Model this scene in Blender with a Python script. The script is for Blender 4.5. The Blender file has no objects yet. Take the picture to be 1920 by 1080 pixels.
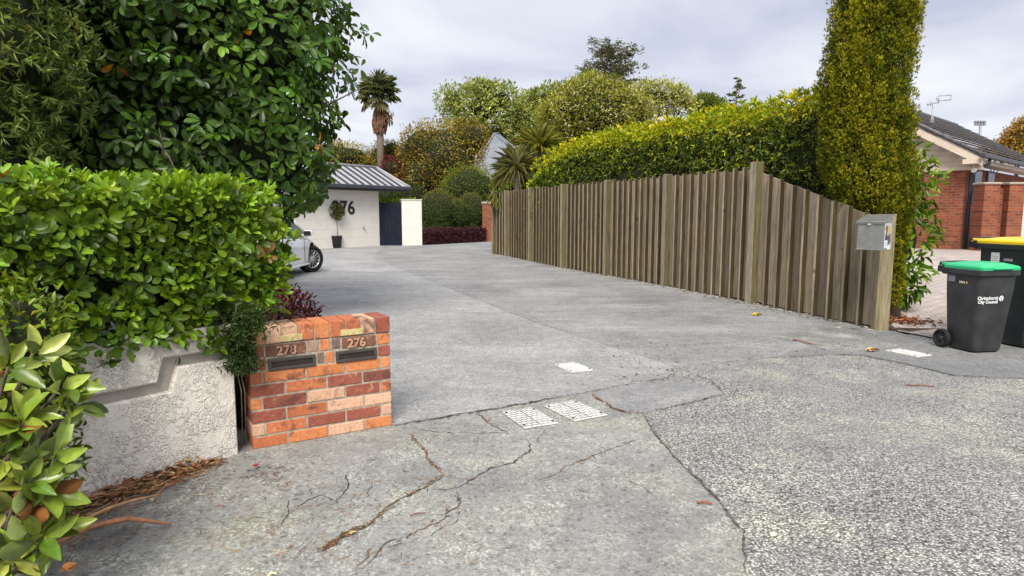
import bpy, bmesh, math, random
import numpy as np
from mathutils import Matrix, Vector

# ------------------------------------------------------------------ camera, sky, sun, exposure
scene = bpy.context.scene
COL = scene.collection
F, EYE, PITCH = 1200.0, 1.45, math.atan(140 / 1200.0)
cam_d = bpy.data.cameras.new("camera")
cam_d.sensor_width = 36.0
cam_d.lens = 36.0 * F / 1920.0
cam_d.clip_start, cam_d.clip_end = 0.05, 3000
cam = bpy.data.objects.new("camera", cam_d)
cam.location = (0, 0, EYE)
cam.rotation_euler = (math.pi / 2 - PITCH, 0, 0)
COL.objects.link(cam)
scene.camera = cam

SUN_EL, SUN_AZ = math.radians(47), math.radians(187)      # azimuth clockwise from +Y: behind and to the left of the camera
world = bpy.data.worlds.new("World")
scene.world = world
world.use_nodes = True
wn = world.node_tree.nodes; wl = world.node_tree.links
for n in list(wn): wn.remove(n)
def wnode(t, **kw):
    n = wn.new(t)
    for k, v in kw.items(): setattr(n, k, v)
    return n
w_out = wnode('ShaderNodeOutputWorld'); w_bg = wnode('ShaderNodeBackground')
w_sky = wnode('ShaderNodeTexSky'); w_sky.sky_type = 'NISHITA'; w_sky.sun_disc = False
w_sky.sun_elevation = SUN_EL; w_sky.sun_rotation = SUN_AZ
w_sc = wnode('ShaderNodeVectorMath', operation='SCALE'); w_sc.inputs['Scale'].default_value = 0.07
wl.new(w_sky.outputs[0], w_sc.inputs[0])
w_tc = wnode('ShaderNodeTexCoord'); w_sep = wnode('ShaderNodeSeparateXYZ')
wl.new(w_tc.outputs['Generated'], w_sep.inputs[0])
w_zc = wnode('ShaderNodeMath', operation='MAXIMUM'); w_zc.inputs[1].default_value = 0.0
wl.new(w_sep.outputs['Z'], w_zc.inputs[0])
w_zd = wnode('ShaderNodeMath', operation='ADD'); w_zd.inputs[1].default_value = 0.13
wl.new(w_zc.outputs[0], w_zd.inputs[0])
w_dx = wnode('ShaderNodeMath', operation='DIVIDE'); w_dy = wnode('ShaderNodeMath', operation='DIVIDE')
wl.new(w_sep.outputs['X'], w_dx.inputs[0]); wl.new(w_zd.outputs[0], w_dx.inputs[1])
wl.new(w_sep.outputs['Y'], w_dy.inputs[0]); wl.new(w_zd.outputs[0], w_dy.inputs[1])
w_cmb = wnode('ShaderNodeCombineXYZ')
wl.new(w_dx.outputs[0], w_cmb.inputs[0]); wl.new(w_dy.outputs[0], w_cmb.inputs[1])
w_nz = wnode('ShaderNodeTexNoise'); w_nz.inputs['Scale'].default_value = 0.8; w_nz.inputs['Detail'].default_value = 6
w_nz.inputs['Roughness'].default_value = 0.5; w_nz.inputs['Distortion'].default_value = 0.4
wl.new(w_cmb.outputs[0], w_nz.inputs['Vector'])
w_rmp = wnode('ShaderNodeValToRGB')
w_rmp.color_ramp.elements[0].position = 0.36; w_rmp.color_ramp.elements[0].color = (0.43, 0.455, 0.56, 1)
w_rmp.color_ramp.elements[1].position = 0.62; w_rmp.color_ramp.elements[1].color = (0.71, 0.725, 0.77, 1)
wl.new(w_nz.outputs['Fac'], w_rmp.inputs[0])
# an overcast sky is brighter overhead than at the horizon
w_el = wnode('ShaderNodeMapRange'); w_el.inputs['From Min'].default_value = 0.3; w_el.inputs['From Max'].default_value = 1.0
w_el.inputs['To Min'].default_value = 1.0; w_el.inputs['To Max'].default_value = 1.75
wl.new(w_zc.outputs[0], w_el.inputs['Value'])
w_cl = wnode('ShaderNodeVectorMath', operation='SCALE')
wl.new(w_rmp.outputs[0], w_cl.inputs[0]); wl.new(w_el.outputs[0], w_cl.inputs['Scale'])
w_mix = wnode('ShaderNodeMix', data_type='RGBA'); w_mix.inputs[0].default_value = 0.90
wl.new(w_sc.outputs[0], w_mix.inputs[6]); wl.new(w_cl.outputs[0], w_mix.inputs[7])
wl.new(w_mix.outputs[2], w_bg.inputs[0]); w_bg.inputs[1].default_value = 1.0
wl.new(w_bg.outputs[0], w_out.inputs[0])

sun_d = bpy.data.lights.new("sun", 'SUN'); sun_d.energy = 3.6; sun_d.angle = math.radians(28); sun_d.color = (1, 0.95, 0.86)
sun = bpy.data.objects.new("sun", sun_d); COL.objects.link(sun)
sd = Vector((math.sin(SUN_AZ) * math.cos(SUN_EL), math.cos(SUN_AZ) * math.cos(SUN_EL), math.sin(SUN_EL)))
sun.rotation_euler = sd.to_track_quat('Z', 'Y').to_euler()
sun.location = (-3, -6, 12)

vs_ = scene.view_settings
vs_.view_transform = 'Standard'; vs_.look = 'None'; vs_.gamma = 1.0; vs_.exposure = 0.50; vs_.use_curve_mapping = False
cy = scene.cycles
cy.max_bounces = 6; cy.diffuse_bounces = 4; cy.glossy_bounces = 2; cy.transmission_bounces = 4; cy.transparent_max_bounces = 4
cy.use_denoising = True
cy.sample_clamp_indirect = 6.0

# ------------------------------------------------------------------ helpers
rng = np.random.default_rng(11)
random.seed(5)
_c, _s = math.cos(PITCH), math.sin(PITCH)
def ray(x, y):
    u = (x - 960) / F; v = (540 - y) / F
    return Vector((u, _c + v * _s, -_s + v * _c))
def gp(x, y, z=0.0):
    """survey point: where the photo's pixel meets the level z"""
    d = ray(x, y); t = (z - EYE) / d.z
    return Vector((d.x * t, d.y * t, z))
def at(x, y, D):
    """survey point at forward distance D"""
    d = ray(x, y); t = D / d.y
    return Vector((d.x * t, D, EYE + d.z * t))

WM = {}
def tag(o, label=None, cat=None, group=None, kind=None):
    if label: o['label'] = label
    if cat: o['category'] = cat
    if group: o['group'] = group
    if kind: o['kind'] = kind
    return o
def thing(name, loc, label, cat, rotz=0.0, group=None):
    o = bpy.data.objects.new(name, None); COL.objects.link(o)
    o.empty_display_size = 0.1
    o.location = loc; o.rotation_euler = (0, 0, rotz)
    WM[o.name] = Matrix.Translation(Vector(loc)) @ Matrix.Rotation(rotz, 4, 'Z')
    return tag(o, label, cat, group)
def link_mesh(name, me, mats, parent=None, wm=None):
    for m in (mats if isinstance(mats, (list, tuple)) else [mats]): me.materials.append(m)
    o = bpy.data.objects.new(name, me); COL.objects.link(o)
    if parent is not None:
        o.parent = parent; WM[o.name] = WM[parent.name]
    else:
        WM[o.name] = Matrix.Identity(4) if wm is None else wm
    return o
def copy_tree(o, parent=None):
    c = o.copy(); COL.objects.link(c)
    WM[c.name] = WM[o.name]
    if parent: c.parent = parent
    for ch in [k for k in COL.objects if k.parent == o]: copy_tree(ch, c)
    return c

class MB:
    """collects shapes and builds ONE mesh; coordinates local unless world=True at build"""
    def __init__(s): s.v = []; s.f = []; s.m = []; s.t = []; s.sm = []
    def add(s, vs, fs, mi=0, tint=(1, 1, 1), M=None, smooth=False):
        b = len(s.v)
        for p in vs:
            p = Vector(p)
            if M is not None: p = M @ p
            s.v.append(p)
        s.t += [tint] * len(vs)
        for f in fs:
            s.f.append([b + i for i in f]); s.m.append(mi); s.sm.append(smooth)
    def box(s, c, size, M=None, bevel=0.0, mi=0, tint=(1, 1, 1), rz=0.0, seg=1, smooth=False):
        bm = bmesh.new(); bmesh.ops.create_cube(bm, size=1.0)
        for v in bm.verts: v.co = Vector((v.co.x * size[0], v.co.y * size[1], v.co.z * size[2]))
        if bevel > 0: bmesh.ops.bevel(bm, geom=bm.edges[:], offset=bevel, segments=seg, profile=0.5, affect='EDGES')
        T = Matrix.Translation(Vector(c)) @ Matrix.Rotation(rz, 4, 'Z')
        if M is not None: T = M @ T
        bm.verts.ensure_lookup_table()
        for i, v in enumerate(bm.verts): v.index = i
        s.add([v.co.copy() for v in bm.verts], [[v.index for v in f.verts] for f in bm.faces], mi, tint, T, smooth)
        bm.free()
    def tube(s, pts, rads, n=8, mi=0, tint=(1, 1, 1), M=None, caps=True, smooth=True):
        pts = [Vector(p) for p in pts]
        if not hasattr(rads, '__len__'): rads = [rads] * len(pts)
        vs = []; fs = []
        up = None
        for i, p in enumerate(pts):
            d = (pts[min(i + 1, len(pts) - 1)] - pts[max(i - 1, 0)]).normalized()
            if up is None:
                up = Vector((0, 0, 1)) if abs(d.z) < 0.9 else Vector((1, 0, 0))
            a = d.cross(up).normalized(); b = a.cross(d).normalized(); up = b
            for k in range(n):
                t = 2 * math.pi * k / n
                vs.append(p + (a * math.cos(t) + b * math.sin(t)) * rads[i])
        for i in range(len(pts) - 1):
            for k in range(n):
                fs.append([i * n + k, i * n + (k + 1) % n, (i + 1) * n + (k + 1) % n, (i + 1) * n + k])
        if caps:
            fs.append(list(range(n))[::-1]); fs.append([(len(pts) - 1) * n + k for k in range(n)])
        s.add(vs, fs, mi, tint, M, smooth)
    def lathe(s, prof, n=24, mi=0, tint=(1, 1, 1), M=None, smooth=True, close=False):
        vs = []; fs = []; m = len(prof)
        for k in range(n):
            t = 2 * math.pi * k / n
            for (r, z) in prof: vs.append((r * math.cos(t), r * math.sin(t), z))
        for k in range(n):
            for j in range(m - 1 if not close else m):
                a = k * m + j; b = k * m + (j + 1) % m; c = ((k + 1) % n) * m + (j + 1) % m; d = ((k + 1) % n) * m + j
                fs.append([a, d, c, b])
        if not close:
            if prof[0][0] > 1e-4: fs.append([k * m for k in range(n)][::-1] if False else [k * m for k in range(n)])
            if prof[-1][0] > 1e-4: fs.append([k * m + m - 1 for k in range(n)])
        s.add(vs, fs, mi, tint, M, smooth)
    def prism(s, poly, a, b, M=None, mi=0, tint=(1, 1, 1), inset=0.0):
        """poly in local XZ, extruded along local Y from a (front) to b; the front face may be drawn in by inset (bevel)"""
        n = len(poly)
        fr = poly
        if inset:
            fr = inset_poly(poly, inset)
            mid = a + inset
            vs = [(x, a, z) for x, z in fr] + [(x, mid, z) for x, z in poly] + [(x, b, z) for x, z in poly]
            fs = [list(range(n)), list(range(2 * n, 3 * n))[::-1]]
            for L in (0, n):
                for i in range(n):
                    j = (i + 1) % n
                    fs.append([L + i, L + n + i, L + n + j, L + j])
        else:
            vs = [(x, a, z) for x, z in poly] + [(x, b, z) for x, z in poly]
            fs = [list(range(n)), list(range(n, 2 * n))[::-1]] + [[i, n + i, n + (i + 1) % n, (i + 1) % n] for i in range(n)]
        s.add(vs, fs, mi, tint, M)
    def build(s, name, mats, parent=None, world=False, recalc=True):
        me = bpy.data.meshes.new(name)
        V = s.v
        if world and parent is not None:
            inv = WM[parent.name].inverted(); V = [inv @ p for p in V]
        me.from_pydata([tuple(p) for p in V], [], s.f)
        me.polygons.foreach_set('material_index', s.m)
        me.polygons.foreach_set('use_smooth', s.sm)
        ca = me.color_attributes.new('tint', 'FLOAT_COLOR', 'POINT')
        ca.data.foreach_set('color', np.array([(*t, 1.0) for t in s.t], dtype=np.float32).ravel())
        if recalc:
            bm = bmesh.new(); bm.from_mesh(me); bmesh.ops.recalc_face_normals(bm, faces=bm.faces[:]); bm.to_mesh(me); bm.free()
        me.update()
        return link_mesh(name, me, mats, parent)
def inset_poly(poly, d):
    n = len(poly); out = []
    A = sum(poly[i][0] * poly[(i + 1) % n][1] - poly[(i + 1) % n][0] * poly[i][1] for i in range(n))
    sg = 1 if A > 0 else -1
    for i in range(n):
        p0 = Vector(poly[i - 1]); p1 = Vector(poly[i]); p2 = Vector(poly[(i + 1) % n])
        e1 = (p1 - p0).normalized(); e2 = (p2 - p1).normalized()
        n1 = Vector((-e1.y, e1.x)) * sg; n2 = Vector((-e2.y, e2.x)) * sg
        k = (n1 + n2); k = k / max(k.dot(n1), 0.3)
        q = p1 + k * d; out.append((q.x, q.y))
    return out
def frame(o, ux, uy=None, uz=(0, 0, 1)):
    """matrix whose local x is ux, z up, y = away from the viewer"""
    ux = Vector(ux).normalized(); uz = Vector(uz).normalized()
    uy = uz.cross(ux).normalized()
    M = Matrix((ux, uy, uz)).transposed().to_4x4()
    M.translation = Vector(o)
    return M
def text_into(mb, s, size, M, extrude=0.002, mi=0, tint=(1, 1, 1), align='CENTER', spacing=1.0, bold=0.0):
    cu = bpy.data.curves.new('lettering_curve', 'FONT'); cu.body = s; cu.size = size; cu.extrude = extrude
    cu.align_x = align; cu.space_character = spacing; cu.offset = bold; cu.space_line = 0.85; cu.resolution_u = 3
    ob = bpy.data.objects.new('lettering_curve', cu)
    me = bpy.data.meshes.new_from_object(ob)
    # font lies in local XY facing +Z; stand it up in XZ facing -Y
    R = Matrix.Rotation(math.pi / 2, 4, 'X')
    mb.add([v.co.copy() for v in me.vertices], [list(p.vertices) for p in me.polygons], mi, tint, M @ R)
    bpy.data.objects.remove(ob); bpy.data.curves.remove(cu); bpy.data.meshes.remove(me)

# ------------------------------------------------------------------ materials
def newmat(name):
    m = bpy.data.materials.new(name); m.use_nodes = True
    nt = m.node_tree
    return m, nt, nt.nodes['Principled BSDF']
def nd(nt, t, **kw):
    n = nt.nodes.new(t)
    for k, v in kw.items():
        if k in n.inputs: n.inputs[k].default_value = v
        else: setattr(n, k, v)
    return n
def ramp(nt, src, stops):
    r = nt.nodes.new('ShaderNodeValToRGB'); e = r.color_ramp.elements
    e[0].position, e[0].color = stops[0][0], (*stops[0][1], 1)
    e[1].position, e[1].color = stops[-1][0], (*stops[-1][1], 1)
    for p, c in stops[1:-1]:
        x = e.new(p); x.color = (*c, 1)
    nt.links.new(src, r.inputs[0]); return r.outputs[0]
def noise(nt, vec, scale, detail=4, rough=0.55, dist=0.0):
    n = nd(nt, 'ShaderNodeTexNoise', Scale=scale, Detail=detail, Roughness=rough, Distortion=dist)
    if vec is not None: nt.links.new(vec, n.inputs['Vector'])
    return n.outputs['Fac']
def mixc(nt, fac, a, b, mode='MIX'):
    n = nd(nt, 'ShaderNodeMix', data_type='RGBA', blend_type=mode)
    for sock, v in ((n.inputs[0], fac), (n.inputs[6], a), (n.inputs[7], b)):
        if isinstance(v, bpy.types.NodeSocket): nt.links.new(v, sock)
        elif isinstance(v, (int, float)): sock.default_value = v
        else: sock.default_value = (*v, 1)
    return n.outputs[2]
def g3(v): return (v, v, v)
def bump(nt, h, bs, strength=0.4, dist=0.01, prev=None):
    b = nd(nt, 'ShaderNodeBump', Strength=strength, Distance=dist)
    nt.links.new(h, b.inputs['Height'])
    if prev is not None: nt.links.new(prev, b.inputs['Normal'])
    if bs is not None: nt.links.new(b.outputs[0], bs.inputs['Normal'])
    return b.outputs[0]
def objco(nt, scale=None, rot=None):
    o = nt.nodes.new('ShaderNodeTexCoord').outputs['Object']
    if scale or rot:
        mp = nt.nodes.new('ShaderNodeMapping')
        if scale: mp.inputs['Scale'].default_value = scale
        if rot: mp.inputs['Rotation'].default_value = rot
        nt.links.new(o, mp.inputs['Vector']); o = mp.outputs[0]
    return o
def attr(nt): 
    a = nd(nt, 'ShaderNodeAttribute'); a.attribute_name = 'tint'; return a.outputs['Color']

def plain(name, col, rough=0.6, metal=0.0, var=0.12, vscale=8.0, bmp=0.0, spec=0.5):
    m, nt, bs = newmat(name)
    co = objco(nt)
    f = noise(nt, co, vscale, 5)
    nt.links.new(mixc(nt, ramp(nt, f, [(0.3, g3(0)), (0.7, g3(1))]), [c * (1 - var) for c in col], [min(1, c * (1 + var)) for c in col]), bs.inputs['Base Color'])
    bs.inputs['Roughness'].default_value = rough; bs.inputs['Metallic'].default_value = metal
    bs.inputs['Specular IOR Level'].default_value = spec
    if bmp: bump(nt, noise(nt, co, vscale * 6, 3), bs, bmp, 0.004)
    return m

def leafmat(name, rough=0.42, trans=0.22, spec=0.5):
    m, nt, bs = newmat(name)
    co = objco(nt)
    c = attr(nt)
    f = noise(nt, co, 30, 3)
    c = mixc(nt, 1.0, c, ramp(nt, f, [(0.3, g3(0.78)), (0.7, g3(1.18))]), 'MULTIPLY')
    nt.links.new(c, bs.inputs['Base Color'])
    bs.inputs['Roughness'].default_value = rough; bs.inputs['Specular IOR Level'].default_value = spec
    tr = nd(nt, 'ShaderNodeBsdfTranslucent')
    nt.links.new(mixc(nt, 1.0, c, (1.25, 1.15, 0.5), 'MULTIPLY'), tr.inputs['Color'])
    mx = nd(nt, 'ShaderNodeMixShader'); mx.inputs[0].default_value = trans
    nt.links.new(bs.outputs[0], mx.inputs[1]); nt.links.new(tr.outputs[0], mx.inputs[2])
    nt.links.new(mx.outputs[0], nt.nodes['Material Output'].inputs[0])
    return m
LEAF = leafmat('glossy_leaf', 0.36, 0.3, 0.36)
LEAFM = leafmat('matt_leaf', 0.55, 0.34, 0.35)
NEEDLE = leafmat('conifer_spray', 0.7, 0.3, 0.2)
CORE = plain('added_dark_core', (0.022, 0.026, 0.012), 0.95, 0, 0.5, 20, 0.6, 0.1)  # dark filler cores added inside foliage to stop light and view
BARK = plain('bark', (0.12, 0.09, 0.065), 0.9, 0, 0.4, 12, 0.7, 0.2)
PALE_TWIG = plain('pale_twig', (0.26, 0.22, 0.16), 0.8, 0, 0.3, 12, 0.3, 0.2)

def tinted(name, rough=0.7, var=0.25, vscale=14, bmp=0.3, metal=0, spec=0.4):
    m, nt, bs = newmat(name); co = objco(nt)
    f = noise(nt, co, vscale, 5)
    nt.links.new(mixc(nt, 1.0, attr(nt), ramp(nt, f, [(0.3, g3(1 - var)), (0.7, g3(1 + var))]), 'MULTIPLY'), bs.inputs['Base Color'])
    bs.inputs['Roughness'].default_value = rough; bs.inputs['Metallic'].default_value = metal; bs.inputs['Specular IOR Level'].default_value = spec
    if bmp: bump(nt, noise(nt, co, vscale * 5, 3), bs, bmp, 0.003)
    return m

def brickmat():
    m, nt, bs = newmat('old_brick'); co = objco(nt)
    c = attr(nt)
    n1 = noise(nt, co, 9, 4, 0.6, 0.6); n2 = noise(nt, co, 55, 5, 0.7); n3 = noise(nt, co, 16, 5, 0.7, 1.2)
    c = mixc(nt, ramp(nt, n1, [(0.52, g3(0)), (0.66, g3(0.8))]), c, (0.10, 0.045, 0.035))
    c = mixc(nt, ramp(nt, n3, [(0.58, g3(0)), (0.72, g3(0.6))]), c, (0.62, 0.40, 0.27))
    c = mixc(nt, 1.0, c, ramp(nt, n2, [(0.25, g3(0.6)), (0.5, g3(1.0)), (0.8, g3(1.3))]), 'MULTIPLY')
    nt.links.new(c, bs.inputs['Base Color']); bs.inputs['Roughness'].default_value = 0.85; bs.inputs['Specular IOR Level'].default_value = 0.25
    b = bump(nt, n2, None, 0.5, 0.003); bump(nt, n3, bs, 0.4, 0.004, b)
    return m
BRICK = brickmat()
MORTAR = plain('mortar', (0.34, 0.295, 0.23), 0.95, 0, 0.35, 30, 0.8, 0.2)

def stuccomat():
    m, nt, bs = newmat('trowelled_stucco'); co = objco(nt)
    d = nd(nt, 'ShaderNodeTexNoise', Scale=16, Detail=3, Roughness=0.6); nt.links.new(co, d.inputs['Vector'])
    v = mixc(nt, 0.035, co, d.outputs['Color'], 'ADD')
    w = noise(nt, v, 24, 1.5, 0.5, 1.4)
    rid = ramp(nt, w, [(0.40, g3(0)), (0.47, g3(1)), (0.52, g3(0.95)), (0.56, g3(0.1)), (0.66, g3(0.35))])
    f = noise(nt, co, 5, 5)
    c = mixc(nt, ramp(nt, f, [(0.3, g3(0)), (0.7, g3(1))]), (0.69, 0.635, 0.555), (0.77, 0.72, 0.64))
    dirt = nd(nt, 'ShaderNodeSeparateXYZ'); nt.links.new(co, dirt.inputs[0])
    nt.links.new(c, bs.inputs['Base Color']); bs.inputs['Roughness'].default_value = 0.9; bs.inputs['Specular IOR Level'].default_value = 0.2
    b = bump(nt, noise(nt, co, 140, 3), None, 0.25, 0.002); mk = nd(nt, 'ShaderNodeMath', operation='MULTIPLY'); nt.links.new(rid, mk.inputs[0]); nt.links.new(ramp(nt, noise(nt, co, 7, 3, 0.6), [(0.38, g3(0.1)), (0.56, g3(1))]), mk.inputs[1]); bump(nt, mk.outputs[0], bs, 0.9, 0.0095, b)
    return m
STUCCO = stuccomat()
TAUPE = plain('groove_taupe', (0.36, 0.325, 0.28), 0.85, 0, 0.12, 20, 0.2, 0.2)  # groove floor, a darker taupe than the render

def woodmat():
    m, nt, bs = newmat('weathered_timber')
    co = objco(nt, (1, 1, 0.07)); c = attr(nt)
    g = noise(nt, co, 34, 5, 0.65, 0.8); k = noise(nt, objco(nt), 2.2, 3); fine = noise(nt, objco(nt, (1, 1, 0.03)), 150, 3)
    c = mixc(nt, 1.0, c, ramp(nt, g, [(0.25, g3(0.45)), (0.5, g3(0.95)), (0.75, g3(1.45))]), 'MULTIPLY')
    c = mixc(nt, ramp(nt, k, [(0.52, g3(0)), (0.78, g3(0.22))]), c, (0.115, 0.12, 0.045))
    c = mixc(nt, 1.0, c, ramp(nt, fine, [(0.3, g3(0.75)), (0.7, g3(1.2))]), 'MULTIPLY')
    # scattered knots
    vo = nd(nt, 'ShaderNodeTexVoronoi', Scale=2.6); nt.links.new(objco(nt, (1, 1, 0.6)), vo.inputs['Vector'])
    c = mixc(nt, ramp(nt, vo.outputs['Distance'], [(0.04, g3(0.8)), (0.085, g3(0))]), c, (0.03, 0.018, 0.01))
    nt.links.new(c, bs.inputs['Base Color']); bs.inputs['Roughness'].default_value = 0.9; bs.inputs['Specular IOR Level'].default_value = 0.15
    b = bump(nt, g, None, 0.35, 0.004); bump(nt, fine, bs, 0.3, 0.002, b)
    return m
WOOD = woodmat()

def concretemat(name, a, b, speck=0.5, streak=0.0, green=0.0, bstr=0.35, spk=0.0):
    m, nt, bs = newmat(name); co = objco(nt)
    n1 = noise(nt, co, 0.7, 6, 0.62, 0.5); n2 = noise(nt, co, 5.5, 6, 0.7); n3 = noise(nt, co, 170, 3, 0.7)
    n4 = noise(nt, objco(nt, (0.35, 1.3, 1), (0, 0, -0.25)), 1.5, 6, 0.65, 0.9)
    c = mixc(nt, ramp(nt, n1, [(0.33, g3(0)), (0.66, g3(1))]), a, b)
    c = mixc(nt, 1.0, c, ramp(nt, n2, [(0.28, g3(0.82)), (0.72, g3(1.16))]), 'MULTIPLY')
    if streak: c = mixc(nt, 1.0, c, ramp(nt, n4, [(0.3, g3(1 - streak)), (0.7, g3(1 + streak))]), 'MULTIPLY')
    if green: c = mixc(nt, ramp(nt, noise(nt, co, 1.3, 5, 0.7), [(0.48, g3(0)), (0.72, g3(green))]), c, (0.30, 0.31, 0.20))
    c = mixc(nt, 1.0, c, ramp(nt, n3, [(0.25, g3(1 - speck)), (0.5, g3(1)), (0.78, g3(1 + speck))]), 'MULTIPLY')
    hgt = n3
    v3 = nd(nt, 'ShaderNodeTexVoronoi', Scale=52); nt.links.new(co, v3.inputs['Vector']); s3 = nd(nt, 'ShaderNodeSeparateColor'); nt.links.new(v3.outputs['Color'], s3.inputs[0])
    c = mixc(nt, 1.0, c, ramp(nt, s3.outputs[1], [(0.0, g3(0.62)), (0.16, g3(0.94)), (0.85, g3(1.0)), (1.0, g3(1.3))]), 'MULTIPLY')
    vo = nd(nt, 'ShaderNodeTexVoronoi', Scale=95); nt.links.new(co, vo.inputs['Vector'])
    sp = nd(nt, 'ShaderNodeSeparateColor'); nt.links.new(vo.outputs['Color'], sp.inputs[0])
    c = mixc(nt, 1.0, c, ramp(nt, sp.outputs[0], [(0.0, g3(0.72)), (0.25, g3(1)), (0.86, g3(1.0)), (1.0, g3(1.28))]), 'MULTIPLY')
    if spk:
        # worn patches where the pale aggregate shows
        v2 = nd(nt, 'ShaderNodeTexVoronoi', Scale=105); nt.links.new(co, v2.inputs['Vector'])
        s2 = nd(nt, 'ShaderNodeSeparateColor'); nt.links.new(v2.outputs['Color'], s2.inputs[0])
        mk = nd(nt, 'ShaderNodeMath', operation='MULTIPLY')
        nt.links.new(ramp(nt, s2.outputs[1], [(0.72, g3(0)), (0.80, g3(1))]), mk.inputs[0])
        nt.links.new(ramp(nt, noise(nt, co, 2.6, 4, 0.7), [(0.47, g3(0)), (0.62, g3(spk))]), mk.inputs[1])
        c = mixc(nt, mk.outputs[0], c, (0.55, 0.55, 0.50))
    nt.links.new(c, bs.inputs['Base Color']); bs.inputs['Roughness'].default_value = 0.88; bs.inputs['Specular IOR Level'].default_value = 0.25
    b1 = bump(nt, hgt, None, bstr, 0.004); bump(nt, n2, bs, 0.25, 0.01, b1)
    return m
CONC_L = concretemat('driveway_concrete', (0.225, 0.222, 0.216), (0.315, 0.311, 0.303), 0.24, 0.14)
CONC_D = concretemat('driveway_concrete_worn', (0.178, 0.176, 0.171), (0.268, 0.264, 0.257), 0.28, 0.20)
CONC_O = concretemat('footpath_concrete', (0.18, 0.178, 0.166), (0.285, 0.281, 0.262), 0.38, 0.07, 0.5, 0.6, 0.55)
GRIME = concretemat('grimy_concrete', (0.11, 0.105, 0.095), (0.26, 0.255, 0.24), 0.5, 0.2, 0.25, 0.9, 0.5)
CONC_P = concretemat('smooth_concrete_patch', (0.20, 0.199, 0.195), (0.255, 0.253, 0.246), 0.25, 0.08)
ASPH = concretemat('asphalt_path', (0.15, 0.15, 0.148), (0.205, 0.204, 0.20), 0.3, 0.05, 0.0, 0.5)
ASPH_R = concretemat('rough_asphalt', (0.11, 0.11, 0.105), (0.25, 0.25, 0.23), 0.5, 0.0, 0.3, 0.9, 0.8)

def chipseal():
    m, nt, bs = newmat('chip_seal'); co = objco(nt)
    vo = nd(nt, 'ShaderNodeTexVoronoi', Scale=100); nt.links.new(co, vo.inputs['Vector'])
    sp = nd(nt, 'ShaderNodeSeparateColor'); nt.links.new(vo.outputs['Color'], sp.inputs[0])
    c = ramp(nt, sp.outputs[0], [(0.0, (0.07, 0.068, 0.063)), (0.35, (0.22, 0.216, 0.206)), (0.75, (0.35, 0.345, 0.323)), (1.0, (0.62, 0.61, 0.56))])
    gap = ramp(nt, vo.outputs['Distance'], [(0.42, g3(1)), (0.80, g3(0.36))])
    big = noise(nt, co, 0.55, 5, 0.6, 0.6); mid = noise(nt, co, 2.2, 5, 0.65)
    worn = ramp(nt, big, [(0.42, g3(0)), (0.62, g3(0.75))])
    # wheel-worn areas: bitumen has come up between the stones, so they stand out less
    c = mixc(nt, 1.0, c, gap, 'MULTIPLY')
    c = mixc(nt, mixc(nt, 1.0, worn, g3(0.55), 'MULTIPLY'), c, (0.225, 0.222, 0.215))
    lich = ramp(nt, noise(nt, co, 1.1, 5, 0.65), [(0.5, g3(0)), (0.68, g3(0.42))])
    c = mixc(nt, lich, c, mixc(nt, 1.0, c, (1.55, 1.52, 1.15), 'MULTIPLY'))
    c = mixc(nt, 1.0, c, ramp(nt, mid, [(0.28, g3(0.82)), (0.72, g3(1.2))]), 'MULTIPLY')
    nt.links.new(c, bs.inputs['Base Color']); bs.inputs['Roughness'].default_value = 0.85; bs.inputs['Specular IOR Level'].default_value = 0.3
    hinv = ramp(nt, vo.outputs['Distance'], [(0.1, g3(1)), (0.8, g3(0))])
    bump(nt, hinv, bs, 0.9, 0.006)
    return m
CHIP = chipseal()
def pavermat(name, a, b, mort, w, h, gap=0.05, rot=0.0, co_kind='Object', seat=None, var=.22):
    m, nt, bs = newmat(name)
    co = objco(nt, None, (0, 0, rot)) if seat is None else objco(nt, None, seat)
    br = nd(nt, 'ShaderNodeTexBrick', Scale=1.0)
    br.inputs['Brick Width'].default_value = w; br.inputs['Row Height'].default_value = h; br.inputs['Mortar Size'].default_value = gap
    br.inputs['Color1'].default_value = (*a, 1); br.inputs['Color2'].default_value = (*b, 1); br.inputs['Mortar'].default_value = (*mort, 1)
    br.inputs['Bias'].default_value = 0.0; br.inputs['Mortar Smooth'].default_value = 0.15
    nt.links.new(co, br.inputs['Vector'])
    c = mixc(nt, 1.0, br.outputs['Color'], ramp(nt, noise(nt, co, 2.5, 5, 0.7), [(0.3, g3(1 - var)), (0.7, g3(1 + var))]), 'MULTIPLY')
    c = mixc(nt, 1.0, c, ramp(nt, noise(nt, co, 40, 3), [(0.3, g3(0.85)), (0.7, g3(1.15))]), 'MULTIPLY')
    nt.links.new(c, bs.inputs['Base Color']); bs.inputs['Roughness'].default_value = 0.88; bs.inputs['Specular IOR Level'].default_value = 0.2
    bump(nt, br.outputs['Fac'], bs, -0.5, 0.006)
    return m
PAVER = pavermat('brick_pavers', (0.36, 0.30, 0.27), (0.43, 0.38, 0.35), (0.17, 0.14, 0.12), 0.22, 0.11, 0.009, 0.1)
HBRICK = pavermat('house_brick', (0.27, 0.082, 0.038), (0.15, 0.042, 0.024), (0.19, 0.115, 0.08), 0.24, 0.086, 0.010, seat=(-math.pi / 2, 0, 0))
BLOCK = pavermat('painted_block', (0.66, 0.63, 0.57), (0.68, 0.65, 0.59), (0.56, 0.53, 0.48), 2.4, 0.40, 0.010, seat=(-math.pi / 2, 0, 0), var=.05)
SOIL = plain('soil', (0.075, 0.055, 0.04), 0.95, 0, 0.5, 6, 0.8, 0.1)
DIRT = tinted('crack_dirt', 0.95, 0.5, 25, 0.5, 0, 0.1)
LITTER = tinted('dry_litter', 0.75, 0.3, 30, 0.2, 0, 0.25)
BLACKP = plain('black_plastic', (0.024, 0.025, 0.027), 0.5, 0, 0.55, 5, 0.2)
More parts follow.
